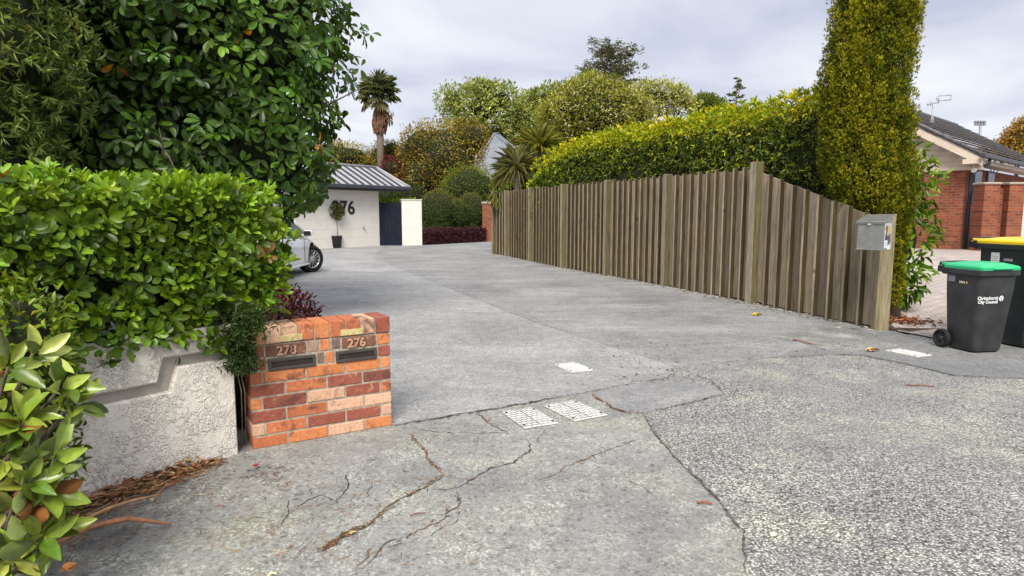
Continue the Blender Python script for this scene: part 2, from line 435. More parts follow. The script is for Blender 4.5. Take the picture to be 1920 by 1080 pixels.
GREENP = plain('green_plastic', (0.02, 0.40, 0.16), 0.38, 0, 0.06, 6)
YELLOWP = plain('yellow_plastic', (0.72, 0.46, 0.008), 0.38, 0, 0.06, 6)
NAVYP = plain('dark_green_plastic', (0.010, 0.016, 0.017), 0.45, 0, 0.25, 8, 0.1)
RUBBER = plain('rubber', (0.012, 0.012, 0.012), 0.75, 0, 0.2, 12, 0.2, 0.3)
WHITEP = plain('white_print', (0.75, 0.75, 0.75), 0.6, 0, 0.03, 10)
CARP = plain('silver_white_paint', (0.76, 0.775, 0.79), 0.25, 0.0, 0.02, 3)
CARP.node_tree.nodes['Principled BSDF'].inputs['Coat Weight'].default_value = 0.8
CGLASS = plain('car_glass', (0.02, 0.025, 0.028), 0.05, 0, 0.05, 3)
ALLOY = plain('alloy', (0.62, 0.62, 0.63), 0.3, 0.85, 0.05, 20)
DARK = plain('dark_cavity', (0.012, 0.012, 0.012), 0.9, 0, 0.2, 10, 0, 0.1)
BLACKM = plain('black_enamel', (0.014, 0.014, 0.015), 0.35, 0.2, 0.1, 8)
NAVY = plain('navy_stain', (0.010, 0.013, 0.025), 0.7, 0, 0.15, 6, 0, 0.12)
GUTTER = plain('charcoal_metal', (0.05, 0.055, 0.065), 0.45, 0.2, 0.1, 5)
ROOFM = plain('grey_steel_roof', (0.33, 0.322, 0.33), 0.55, 0.0, 0.08, 3)
ROOFG = plain('galvanised_roof', (0.16, 0.172, 0.195), 0.75, 0.0, 0.2, 1.2)
CREAM = plain('cream_weatherboard', (0.56, 0.47, 0.37), 0.7, 0, 0.06, 4)
CREAMG = plain('cream_steel', (0.58, 0.54, 0.48), 0.5, 0.1, 0.05, 4)
ROOFT = plain('charcoal_roof_tile', (0.11, 0.105, 0.105), 0.6, 0, 0.4, 9, 0.4)
ZINC = plain('galvanised_steel', (0.34, 0.345, 0.33), 0.42, 0.75, 0.15, 14, 0.1)
SLOTM = plain('bronze_frame', (0.085, 0.078, 0.068), 0.45, 0.5, 0.15, 14, 0.1)
FLAP = plain('slot_flap', (0.045, 0.03, 0.022), 0.45, 0.4, 0.25, 14)
COVER = plain('pale_cover', (0.50, 0.49, 0.46), 0.75, 0, 0.2, 14, 0.3)
LATT = plain('cover_recess', (0.16, 0.155, 0.15), 0.85, 0, 0.2, 14, 0.3)
PALE = plain('pale_gravestone', (0.42, 0.39, 0.35), 0.85, 0, 0.3, 8, 0.5)
PALMT = tinted('palm_trunk', 0.9, 0.35, 10, 0.6)
MET = plain('aerial_metal', (0.30, 0.30, 0.32), 0.5, 0.4, 0.1, 3)
TINT = tinted('painted_print', 0.55, 0.08, 20, 0.0)
# ------------------------------------------------------------------ foliage
def nrm(a): return a / np.maximum(np.linalg.norm(a, axis=-1, keepdims=True), 1e-9)
def lumps(P, freq, seed, octs=3):
    r = np.random.default_rng(seed); out = np.zeros(len(P)); amp = 1.0
    for o in range(octs):
        for k in range(4):
            d = nrm(r.normal(size=3)) * freq * (1.9 ** o) * r.uniform(.7, 1.3)
            out += amp * np.sin(P @ d + r.uniform(0, 6.28)) / 4
        amp *= 0.55
    return out
def tmpl_leaf(rows, fold=0.14, curl=0.12):
    pts = [(0, 0, 0)]; F_ = []
    for u, w in rows:
        z = -curl * u * u
        pts += [(u, -w / 2, z + fold * w), (u, 0, z), (u, w / 2, z + fold * w)]
    pts.append((1, 0, -curl))
    n = len(rows)
    F_ += [(0, 2, 1), (0, 3, 2)]
    for i in range(n - 1):
        a = 1 + 3 * i; b = a + 3
        F_ += [(a, a + 1, b + 1, b), (a + 1, a + 2, b + 2, b + 1)]
    a = 1 + 3 * (n - 1); t = len(pts) - 1
    F_ += [(a, a + 1, t), (a + 1, a + 2, t)]
    return np.array(pts, float), F_
T_OBOV = tmpl_leaf([(.18, .42), (.45, .86), (.72, 1.0), (.92, .62)], 0.10, 0.16)
T_OVAL = tmpl_leaf([(.15, .5), (.42, 1.0), (.72, .8), (.92, .35)], 0.16, 0.14)
T_LANC = tmpl_leaf([(.3, 1.0), (.68, .75)], 0.2, 0.12)
T_DIA = (np.array([(0, 0, 0), (.5, -.5, .1), (1, 0, -.08), (.5, .5, .1)], float), [(0, 2, 1), (0, 3, 2)])
T_SPRAY = (np.array([(0, 0, 0), (.55, -.5, .06), (1, 0, 0), (.55, .5, .06)], float), [(0, 2, 1), (0, 3, 2)])

class Leaves:
    def __init__(s): s.V = []; s.L = []; s.S = []; s.T = []; s.M = []; s.n = 0
    def add(s, P, D, N, L, W, tint, tm, mi=0, off=0.0):
        pts, fs = tm; n = len(P); k = len(pts)
        D = nrm(D); B = nrm(np.cross(D, N)); N2 = np.cross(B, D)
        L = np.broadcast_to(np.asarray(L, float), (n,))[:, None, None]; W = np.broadcast_to(np.asarray(W, float), (n,))[:, None, None]
        u = pts[:, 0][None, :, None]; v = pts[:, 1][None, :, None]; w = pts[:, 2][None, :, None]
        V = P[:, None, :] + u * L * D[:, None, :] - v * W * B[:, None, :] + (w * L + off) * N2[:, None, :]
        s.V.append(V.reshape(-1, 3))
        tint = np.broadcast_to(np.asarray(tint, float), (n, 3))
        s.T.append(np.repeat(tint, k, axis=0))
        base = s.n + np.arange(n)[:, None] * k
        for f in fs:
            s.L.append((base + np.array(f)[None, :])); s.M.append((n, len(f), mi))
        s.n += n * k
    def mesh(s, V, fs, mi, tint=(1, 1, 1)):
        V = np.asarray(V, float); b = s.n
        s.V.append(V); s.T.append(np.broadcast_to(np.asarray(tint, float), (len(V), 3)).copy())
        for f in fs:
            s.L.append(np.array([f]) + b); s.M.append((1, len(f), mi))
        s.n += len(V)
    def build(s, name, mats, parent=None, smooth=True):
        V = np.concatenate(s.V); T = np.concatenate(s.T)
        if parent is not None:
            inv = np.array(WM[parent.name].inverted()); V = V @ inv[:3, :3].T + inv[:3, 3]
        loops = np.concatenate([a.ravel() for a in s.L]).astype(np.int32)
        sizes = np.concatenate([np.full(n, k, np.int32) for n, k, m in s.M]); mis = np.concatenate([np.full(n, m, np.int32) for n, k, m in s.M])
        me = bpy.data.meshes.new(name)
        me.vertices.add(len(V)); me.vertices.foreach_set('co', V.astype(np.float32).ravel())
        me.loops.add(len(loops)); me.loops.foreach_set('vertex_index', loops)
        me.polygons.add(len(sizes))
        starts = np.concatenate([[0], np.cumsum(sizes)[:-1]]).astype(np.int32)
        me.polygons.foreach_set('loop_start', starts); me.polygons.foreach_set('loop_total', sizes)
        me.polygons.foreach_set('material_index', mis)
        me.polygons.foreach_set('use_smooth', np.full(len(sizes), smooth))
        ca = me.color_attributes.new('tint', 'FLOAT_COLOR', 'POINT')
        ca.data.foreach_set('color', np.concatenate([T, np.ones((len(T), 1))], 1).astype(np.float32).ravel())
        me.update(calc_edges=True); me.validate()
        return link_mesh(name, me, mats, parent)
def ico(sub=2):
    bm = bmesh.new(); bmesh.ops.create_icosphere(bm, subdivisions=sub, radius=1)
    V = np.array([v.co[:] for v in bm.verts]); Fs = [[v.index for v in f.verts] for f in bm.faces]; bm.free()
    return V, Fs
ICO = ico(3)
def core_blob(lv, c, r, mi, seed, k=0.72):  # added dark solid that blocks light inside a crown
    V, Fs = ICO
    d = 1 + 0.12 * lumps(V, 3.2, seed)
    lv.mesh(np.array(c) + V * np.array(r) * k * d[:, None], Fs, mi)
def pick(n, cols, probs):
    """pick colours with a little personal variation"""
    idx = rng.choice(len(cols), size=n, p=np.array(probs) / sum(probs))
    c = np.array(cols)[idx]
    grn = (c[:, 1:2] > c[:, 0:1] * .97)
    c = np.where(grn, c * np.array([1.5, 1.36, .55]), c)
    return np.clip(c * rng.normal(1, .14, (n, 1)) * rng.normal(1, .05, (n, 3)), .004, .9)
def basis(A):
    h = np.where(np.abs(A[:, 2:3]) < .9, np.array([[0, 0, 1.]]), np.array([[1., 0, 0]]))
    U = nrm(np.cross(A, h)); return U, np.cross(A, U)
def whorl(lv, S, A, k, tilt, L, W, cols, probs, tm, jit=.18, droop=0.0, tint=None, start=0.012):
    n = len(S); A = nrm(A); U, V = basis(A); a0 = rng.uniform(0, 6.28, n)
    tt = pick(n, cols, probs) if tint is None else tint
    for i in range(k):
        az = a0 + i * 2 * math.pi / k + rng.normal(0, .25, n)
        ti = np.clip(rng.uniform(tilt[0], tilt[1], n), 0.02, 3)
        D = np.cos(ti)[:, None] * A + np.sin(ti)[:, None] * (np.cos(az)[:, None] * U + np.sin(az)[:, None] * V)
        D = nrm(D + rng.normal(0, jit, (n, 3)) + np.array([0, 0, -droop]))
        sc = rng.uniform(.72, 1.15, n)
        lv.add(S + D * start, D, A + rng.normal(0, .12, (n, 3)), L * sc, W * sc * rng.uniform(.85, 1.1, n), tt * rng.normal(1, .1, (n, 1)), tm)
def shell(blobs, n, seed, depth=.28, lump=.10, lf=2.0, cull=.74):
    """points through the outer part of a union of ellipsoids, with outward directions"""
    r = np.random.default_rng(seed)
    ar = np.array([(b[1][0] * b[1][1] * b[1][2]) ** (2 / 3) for b in blobs]); idx = r.choice(len(blobs), n, p=ar / ar.sum())
    C = np.array([b[0] for b in blobs], float)[idx]; R = np.array([b[1] for b in blobs], float)[idx]
    d = nrm(r.normal(size=(n, 3)))
    rad = 1 - depth * r.random(n) ** 1.7
    rad = rad * (1 + lump * lumps(d * 2 + C * .3, lf, seed + 1))
    P = C + d * R * rad[:, None]
    nr = nrm(d / R)
    keep = np.ones(n, bool)
    for j, b in enumerate(blobs):
        q = np.linalg.norm((P - np.array(b[0])) / np.array(b[1]), axis=1)
        keep &= ~((q < cull) & (idx != j))
    return P[keep], nr[keep], rad[keep]
def tree(name, label, cat, base, blobs, n, leaf, cols, probs, group=None, trunk_r=.15, tm=T_DIA, mat=None, core=True, up=.35, droop=.15,
         depth=.3, lump=.12, lf=2.5, young=None, cluster=1, crown_name='crown', seed=1, limbs=True, corek=.7, trunk_mat=None, gaps=0.0, inner=.35):
    mat = mat or LEAFM
    base = Vector(base)
    t = thing(name, base, label, cat, group=group)
    blobs = [(np.array(c, float), np.array(r, float)) for c, r in blobs]
    lv = Leaves()
    P, Nn, rad = shell(blobs, n, seed, depth, lump, lf)
    if inner:
        Pi, Ni, ri = shell(blobs, int(n * inner), seed + 3, .55, lump, lf, .5); P = np.concatenate([P, Pi]); Nn = np.concatenate([Nn, Ni]); rad = np.concatenate([rad, ri])
    if gaps:
        k = lumps(P, 2.2 / max(.3, blobs[0][1][0] * .35), seed + 9) > -gaps; P, Nn, rad = P[k], Nn[k], rad[k]
    for c in range(cluster):
        m = len(P); Q = P + (rng.normal(0, leaf[0] * .55, (m, 3)) if cluster > 1 else 0)
        D = nrm(Nn * .8 + rng.normal(0, .65, (m, 3)) + np.array([0, 0, up - droop]))
        N2 = Nn * .5 + rng.normal(0, .4, (m, 3)) + np.array([0, 0, .6])
        tint = pick(m, cols, probs)
        tint = tint * (1 + .28 * lumps(P, 2.6 / max(.4, blobs[0][1][0] * .5), seed + 5))[:, None]
        if young is not None:
            g = np.clip((Nn[:, 2] - .15) * 1.3 + (rad - .95) * 3 + rng.normal(0, .25, m), 0, 1)[:, None]
            tint = tint * (1 - g) + np.array(young) * g * rng.normal(1, .12, (m, 1))
        s_ = rng.uniform(.7, 1.25, m)
        lv.add(Q, D, N2, leaf[0] * s_, leaf[1] * s_, np.clip(tint, .003, .9), tm)
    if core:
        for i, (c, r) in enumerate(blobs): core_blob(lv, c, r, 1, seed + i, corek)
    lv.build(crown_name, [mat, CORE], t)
    mb = MB()
    top = Vector(blobs[0][0])
    if limbs:
        a = base + (top - base) * .55
        mb.tube([base - Vector((0, 0, .1)), base + (top - base) * .25 + Vector((.04, 0, 0)), a], [trunk_r * 1.25, trunk_r, trunk_r * .75], 9)
        for i, (c, r) in enumerate(blobs):
            e = Vector(c) + Vector((0, 0, r[2] * .35))
            m_ = a.lerp(e, .5) + Vector((random.uniform(-.1, .1), random.uniform(-.1, .1), -.05)) * trunk_r * 4
            mb.tube([a - (a - base) * .05 * (i % 3), m_, e], [trunk_r * .7, trunk_r * .4, trunk_r * .1], 7)
            for q in range(3):
                dd = Vector(nrm(rng.normal(size=3))); dd.z = abs(dd.z) * .6
                mb.tube([m_, m_.lerp(e, .6) + dd * float(r[0]) * .35, e + Vector([dd[z] * float(r[z]) * .7 for z in range(3)])], [trunk_r * .3, trunk_r * .18, trunk_r * .05], 5)
    else:
        mb.tube([base - Vector((0, 0, .05)), top], [trunk_r, trunk_r * .5], 7)
    mb.build('trunk', trunk_mat or BARK, t, world=True)
    return t

# ------------------------------------------------------------------ the ground
def sheet(name, pts, mat, z=None, jit=.010, step=.12, far=12.0):
    """one flat sheet; edges near the viewer are broken up a little"""
    out = []
    n = len(pts)
    for i in range(n):
        a = Vector(pts[i]); b = Vector(pts[(i + 1) % n])
        if z is not None: a.z = b.z = z
        L = (b - a).length; out.append(a)
        if a.length < far and b.length < far and jit:
            k = int(L / step); nn = Vector((-(b - a).y, (b - a).x, 0)).normalized()
            for j in range(1, k):
                out.append(a.lerp(b, j / k) + nn * random.gauss(0, jit))
    bm = bmesh.new()
    f = bm.faces.new([bm.verts.new(p) for p in out])
    if f.normal.z < 0 or (f.normal_update() or f.normal.z < 0): f.normal_flip()
    if z is not None and z > 0:      # the slab's edge goes down into the ground
        ring = list(f.verts); low = [bm.verts.new((v.co.x, v.co.y, -.008)) for v in ring]
        for i in range(len(ring)): j = (i + 1) % len(ring); bm.faces.new([ring[i], low[i], low[j], ring[j]])
    bmesh.ops.triangulate(bm, faces=[f])
    me = bpy.data.meshes.new(name); bm.to_mesh(me); bm.free()
    o = link_mesh(name, me, mat)
    return tag(o, kind='structure')
G = lambda *ps: [gp(x, y) for x, y in ps]
V3 = lambda *ps: [Vector((p[0], p[1], p[2] if len(p) > 2 else 0)) for p in ps]
sheet('ground', V3((-500, -200), (500, -200), (500, 900), (-500, 900)), SOIL, -0.012, 0)
sheet('road', V3((-30, -30), (30, -30), (30, 6.85), (4.6, 7.6), (1.0, 7.6), (-1, 4.6), (-30, 4.6)), CHIP, 0.0, 0)
sheet('footpath', G((740, 800), (890, 775), (1050, 746), (1110, 741), (1150, 770), (1205, 777), (1235, 825), (1285, 880), (1340, 935), (1390, 1000), (1404, 1080))
      + V3((.75, 1.5), (.2, -8), (-12, -8), (-12, 4.9), (-2.6, 5.0), (-1.15, 4.45)), CONC_O, 0.004, .006)
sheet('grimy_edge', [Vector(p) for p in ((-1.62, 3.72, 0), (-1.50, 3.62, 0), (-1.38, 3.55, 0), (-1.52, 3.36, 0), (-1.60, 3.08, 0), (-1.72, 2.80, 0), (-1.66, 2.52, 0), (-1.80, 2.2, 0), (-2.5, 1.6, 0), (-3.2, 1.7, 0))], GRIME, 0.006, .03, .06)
sheet('driveway_apron', G((1050, 746), (1250, 710), (1330, 725), (1357, 741), (1205, 777), (1150, 770), (1110, 741)), CONC_P, 0.008, .006)
sheet('driveway', G((740, 800), (890, 775), (1050, 746), (1250, 710), (1264, 689), (1000, 605), (850, 545), (700, 484)) +
      V3((-6, 30), (-13, 28.5), (-13, 6.5), (-3.4, 5.2), (-1.1, 4.5)), CONC_L, 0.012, .006)
sheet('driveway_strip', G((1264, 689), (1000, 605), (850, 545), (700, 484)) +
      V3((-6, 30), (-3, 36), (3, 38), (0.0, 22.9), (1.5, 16.95), (2.4, 14.9), (3.25, 12.7), (4.05, 10.27)) + G((1680, 624), (1560, 664), (1440, 672)), CONC_D, 0.010, .006)
sheet('path', G((1446, 672), (1560, 640), (1672, 622), (1745, 640), (1850, 648)) + V3((7.5, 6.9), (12, 6.6), (12, 5.2)) +
      G((1990, 722), (1920, 711), (1790, 706), (1700, 684), (1620, 668), (1560, 666)), ASPH, 0.014, .012)
sheet('path_patch', G((1448, 634), (1500, 622), (1580, 611), (1640, 628), (1676, 644), (1686, 650), (1640, 658), (1565, 664), (1520, 650)), ASPH_R, 0.018, .03)
sheet('paved_drive', V3((4.75, 7.75, .016), (5.05, 6.95, .016), (14, 6.75, .016), (34, 18, .325), (40, 45, .33), (9.5, 45, .33), (8.3, 18, .325)), PAVER, None, 0)
sheet('garden_bed', V3((4.6, 8.0), (4.85, 7.7), (5.7, 8.0), (6.2, 9.4), (9.0, 19, .24), (6.0, 24), (2.0, 20), (3.1, 13.2)), SOIL, .022, 0)

def ribbon(mb, pts, w, z, tint, wob=.014, step=.022, wv=.75):
    """a crack or seam lying on the ground: ragged on both edges, tapering to its ends"""
    P = [gp(x, y) for x, y in pts]; line = []
    for i in range(len(P) - 1):
        k = max(2, int((P[i + 1] - P[i]).length / step))
        for j in range(k): line.append(P[i].lerp(P[i + 1], j / k))
    line.append(P[-1]); n = len(line)
    vs = []; fs = []
    off = 0
    for i, p in enumerate(line):
        d = (line[min(i + 1, n - 1)] - line[max(i - 1, 0)]).normalized(); nn = Vector((-d.y, d.x, 0))
        off = off * .7 + random.gauss(0, wob) * .5
        t = i / (n - 1); ww = w * (1 + random.uniform(-wv, wv)) * min(1, .25 + 4 * t, .25 + 4 * (1 - t))
        c = p + nn * off
        a = c + nn * ww / 2; b = c - nn * ww / 2; vs += [(a.x, a.y, z), (b.x, b.y, z)]
        if i: fs.append([2 * i - 2, 2 * i - 1, 2 * i + 1, 2 * i])
    mb.add(vs, fs, 0, tint)
RUST = (.16, .085, .045); DK = (.05, .045, .04); MOSS = (.10, .075, .04)
mb = MB()
for pts, w, t in [
    ([(770, 815), (795, 845), (808, 870), (830, 892)], .028, RUST), ([(830, 892), (790, 918), (745, 945), (690, 985), (640, 1010), (595, 1038)], .022, MOSS),
    ([(690, 985), (640, 1008), (600, 1034)], .05, MOSS), ([(995, 828), (992, 850), (960, 868), (915, 884), (870, 910), (858, 918)], .012, DK),
    ([(858, 918), (860, 935), (850, 955), (820, 978), (790, 992), (730, 1022), (705, 1045), (680, 1070)], .012, MOSS), ([(705, 1025), (690, 1052), (668, 1075)], .014, RUST),
    ([(1195, 826), (1150, 843), (1120, 853), (1075, 872), (1040, 890), (1000, 905)], .012, RUST), ([(1110, 741), (1135, 758), (1150, 770), (1180, 778), (1208, 776)], .026, RUST),
    ([(740, 800), (800, 790), (890, 775), (940, 768), (1000, 757), (1050, 747)], .016, DK), ([(1050, 747), (1150, 728), (1252, 709)], .007, DK),
    ([(1208, 776), (1280, 760), (1357, 741)], .010, DK), ([(893, 776), (915, 792), (938, 806), (957, 814)], .022, RUST), ([(957, 814), (900, 815), (840, 812), (775, 808)], .007, DK),
    ([(650, 885), (655, 905), (640, 925), (630, 945), (600, 955)], .008, DK), ([(630, 940), (605, 930), (585, 935), (560, 955)], .008, DK), ([(585, 930), (580, 915), (570, 905)], .006, DK),
    ([(808, 918), (830, 919), (862, 914)], .005, DK), ([(1005, 830), (1012, 815), (1020, 805)], .008, RUST), ([(1180, 905), (1210, 920), (1235, 935)], .004, DK),
    ([(865, 950), (850, 975), (800, 1010)], .004, DK), ([(700, 900), (690, 930), (660, 960)], .004, DK), ([(540, 940), (545, 965), (530, 990)], .006, DK)]:
    ribbon(mb, pts, w * (.5 if t != DK else .7), .0152 if pts[0] in ((740, 800), (1050, 747), (1110, 741), (1208, 776)) else .0074, t)
tag(mb.build('ground_cracks', DIRT, recalc=False), kind='structure')
mb = MB()
ribbon(mb, [(700, 486), (850, 545), (1000, 605), (1140, 650), (1264, 689)], .007, .0150, (.13, .13, .125), .004)
ribbon(mb, [(1264, 689), (1330, 712), (1357, 741)], .007, .0152, (.10, .09, .075), .01)
ribbon(mb, [(1206, 778), (1235, 825), (1285, 880), (1340, 935), (1392, 1000), (1404, 1080)], .011, .0085, (.09, .085, .075), .008)
ribbon(mb, [(1446, 671), (1560, 666), (1620, 668), (1700, 685), (1790, 706), (1920, 712)], .004, .0185, (.15, .145, .135), .008)
tag(mb.build('ground_joints', DIRT, recalc=False), kind='structure')
# ------------------------------------------------------------------ stucco wall, near left
WA = Vector((-1.655, 3.735, 0)); WD = Vector((-.602, -.798, 0))         # right end of the wall, direction to the left
wallM = frame(WA + WD * 2.6, -WD)                                       # local x runs to the right end at 2.6
wall = thing('garden_wall', WA + WD * 1.3, 'cream trowelled stucco wall with a stepped taupe groove under the near hedge', 'wall')
def wp(u, z): return (2.6 - u, z)                                       # u measured from the right end
def build_panel(name, poly, mat, a, b, ins=.014):
    mb = MB(); mb.prism(poly, a, b, M=wallM, inset=ins); return mb.build(name, mat, wall, world=True)
gr = .03
up_poly = [wp(2.6, .55), wp(.44, .535), wp(.40, .665), wp(0, .655), wp(0, .80), wp(2.6, .80)]
lo_poly = [wp(2.6, -.03), wp(0, -.03), wp(0, .595), wp(.33, .605), wp(.375, .475), wp(2.6, .49)]
build_panel('upper_render', up_poly, STUCCO, 0, .034, .010)
build_panel('lower_render', lo_poly, STUCCO, 0, .034, .010)
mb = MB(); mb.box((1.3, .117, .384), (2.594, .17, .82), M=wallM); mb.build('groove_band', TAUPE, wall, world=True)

# ------------------------------------------------------------------ brick letterbox pillar
PA = Vector((-1.592, 3.796, 0)); PB = Vector((-.825, 4.262, 0)); PL = (PB - PA).length
pm = frame(PA, PB - PA)
pil = thing('brick_letterbox', PA.lerp(PB, .5), 'low red brick letterbox pillar with two mail slots and raised house numbers 278 and 276', 'letterbox')
BT = [(.57, .205, .080), (.47, .15, .064), (.58, .26, .12), (.28, .085, .055), (.21, .075, .05), (.58, .35, .23), (.50, .165, .065)]
TH = .235; CH = .0815; bh = .0705; jx = .011; NR = 8
bk = MB(); mo = MB()
mo.box((PL / 2, TH / 2 + .0, NR * CH / 2), (PL - .010, TH - .007, NR * CH - .004), M=pm)
mo.box((PL / 2, TH / 2 + .0, NR * CH + .05), (PL - .010, TH - .006, .098), M=pm)
def brick(x0, x1, z0, z1, tint=None, y0=0.0, y1=None):
    y1 = TH if y1 is None else y1
    t = tint or random.choice(BT); k = random.uniform(.88, 1.12)
    bk.box(((x0 + x1) / 2, (y0 + y1) / 2 + random.uniform(-.002, .002), (z0 + z1) / 2), (x1 - x0, y1 - y0, z1 - z0), M=pm, bevel=.005, tint=tuple(c * k for c in t), seg=2)
O, R_, D_, Pk, Bu = BT[0], BT[1], BT[3], BT[5], BT[4]
SP = (.30, .20, .14)                                                    # burnt grey-brown brick
rows = {  # bottom course first: (end positions as fractions of the width, tints)
    0: ([.24, .52, .79, 1], [R_, O, Pk, O]), 1: ([.09, .375, .655, .92, 1], [Pk, R_, D_, D_, Pk]), 2: ([.235, .52, .795, 1], [D_, R_, Pk, Pk]),
    3: ([.08, .38, .655, .92, 1], [O, D_, Pk, D_, O]), 4: ([.235, .525, .785, 1], [D_, R_, D_, Bu]), 5: ([.09, .38, .66, .925, 1], [R_, O, O, O, O]),
    6: ([.12, .455, .515, .585, .905, 1], [D_, None, (.20, .13, .09), O, None, D_]), 7: ([.11, .39, .48, .56, .635, .90, 1], [D_, None, SP, O, (.16, .10, .09), None, O])}
for r, (ends, tints) in rows.items():
    x = 0.0; z0 = r * CH + .005
    for e, t in zip(ends, tints):
        x1 = e * PL
        if t is not None: brick(x, x1 - (jx if e < 1 else 0), z0, z0 + bh, t)
        x = x1
nb = 9; cw = PL / nb
for i in range(nb):
    brick(i * cw, (i + 1) * cw - (.009 if i < nb - 1 else 0), NR * CH + .004, NR * CH + .108, D_ if i == nb - 1 else random.choice([O, R_, BT[2], O, Pk, BT[6]]), -.004, TH + .004)
bk.build('brickwork', BRICK, pil, world=True)
for x0, x1 in ((.20, .355), (.625, .80)):
    sm = MB(); sm.box(((x0 + x1) / 2 * PL, -.0045, NR * CH + .028), ((x1 - x0) * PL, .006, .040), M=pm, bevel=.002, tint=(.52, .43, .20)); sm.build('mortar_smear', BRICK, pil, world=True)
mo.build('mortar_core', MORTAR, pil, world=True)
for x0, x1, s in [(.11, .39, '278'), (.635, .90, '276')]:
    a, b = x0 * PL, x1 * PL - jx; z0 = 7 * CH + .004
    nbk = MB()
    nbk.box(((a + b) / 2, TH / 2 - .002, z0 + bh / 2), (b - a, TH, bh), M=pm, bevel=.004, tint=(.19, .085, .055))
    o = nbk.build('number_brick', BRICK, pil, world=True)
    dg = MB(); text_into(dg, s, .080, pm @ Matrix.Translation(((a + b) / 2 - (.02 if s == '276' else 0), -.006, z0 + .006)), .007, tint=(.46, .28, .18), bold=.0018)
    dg.build('digits', BRICK, o, world=True)
for x0, x1 in [(.12, .455), (.585, .905)]:
    a, b = x0 * PL + .002, x1 * PL - jx - .002; z0 = 6 * CH - .004; z1 = z0 + .075; w = .019
    fr_ = MB()
    for c, sz in [(((a + b) / 2, .02, z0 + w / 2), (b - a, .06, w)), (((a + b) / 2, .02, z1 - w / 2), (b - a, .06, w)),
                  ((a + w / 2, .02, (z0 + z1) / 2), (w, .06, z1 - z0 - 2 * w)), ((b - w / 2, .02, (z0 + z1) / 2), (w, .06, z1 - z0 - 2 * w))]:
        fr_.box(c, sz, M=pm, bevel=.002)
    o = fr_.build('mail_slot', SLOTM, pil, world=True)
    fl = MB(); fl.box(((a + b) / 2, .0055, (z0 + z1) / 2), (b - a - 2 * w - .002, .012, z1 - z0 - 2 * w - .002), M=pm); fl.build('flap', FLAP, o, world=True)

# ------------------------------------------------------------------ near hedge over the wall
hd = thing('hedge', WA + WD * 1.2 + Vector((-.3, .3, 0)), 'clipped glossy green hedge overhanging the cream stucco wall', 'hedge')
HN = Vector((-WD.y, WD.x, 0)) * -1                                      # towards the viewer side
HN = Vector((.798, -.602, 0)); HB = -HN
def hpt(u, v, z): return np.array(WA)[None] + np.array(WD)[None] * u[:, None] + np.array(HB)[None] * v[:, None] + np.array([0, 0, 1.])[None] * z[:, None]
lv = Leaves()
UL, VT, Z0, Z1 = 2.9, .95, .74, 1.60
def box_surface(n, inset):
    fa, ta, ea = UL * (Z1 - Z0), UL * VT, VT * (Z1 - Z0)
    w = np.array([fa, ta, ea, .12 * UL]); k = rng.choice(4, n, p=w / w.sum())
    u = rng.uniform(-.42, UL, n); v = rng.uniform(-.02, VT, n); z = rng.uniform(Z0, Z1, n)
    nu = np.zeros(n); nv = np.zeros(n); nz = np.zeros(n)
    f = k == 0; v[f] = 0; nv[f] = -1
    f = k == 1; z[f] = Z1; nz[f] = 1
    f = k == 2; u[f] = -.44; nu[f] = -1
    f = k == 3; z[f] = Z0 + rng.uniform(-.06, .05, f.sum()); v[f] = rng.uniform(-.02, .1, f.sum()); nv[f] = -.8; nz[f] = -.5
    # rounded end, narrower towards the foot
    foot = np.clip((z - Z0) / .55, 0, 1)
    u = u + (1 - foot) * .20 * np.clip((.3 - u) / .5, 0, 1) + np.clip((z - 1.30) / .3, 0, 1) * .20 * np.clip((.25 - u) / .5, 0, 1)
    P = hpt(u, v, z)
    Nn = nu[:, None] * np.array(WD) + nv[:, None] * np.array(HB) + nz[:, None] * np.array([0, 0, 1.])
    P = P + Nn * ((lumps(P, 5.5, 3) * .045 + rng.normal(0, .018, n) - inset)[:, None])
    return P, Nn, z, u
HM = [(.056, .112, .012), (.074, .145, .014), (.100, .180, .018), (.032, .072, .010)]; HY = [(.115, .22, .030), (.15, .27, .04), (.19, .30, .055)]
for n, ins in [(1350, 0.0), (900, .08), (480, .15)]:
    P, Nn, z, u = box_surface(n, ins)
    A = nrm(Nn * .9 + rng.normal(0, .33, (n, 3)) + np.array([0, 0, .42]))
    yg = np.clip((z - 1.34) / .26, 0, 1) * .85 + np.clip((-.12 - u) / .2, 0, 1) * .5 + .10
    isy = (rng.random(n) < yg) & (ins < .1)
    tint = pick(n, HM, [3, 3, 2, 2]); ty = pick(n, HY, [3, 2, 1]); tint[isy] = ty[isy]
    dead = rng.random(n) < .004; tint[dead] = np.array([.34, .19, .06])
    big = ~isy
    whorl(lv, P[big], A[big], 6, (.55, 1.35), .074, .036, None, None, T_OBOV, tint=tint[big])
    whorl(lv, P[isy], A[isy], 7, (.25, 1.05), .063, .025, None, None, T_OBOV, tint=tint[isy])
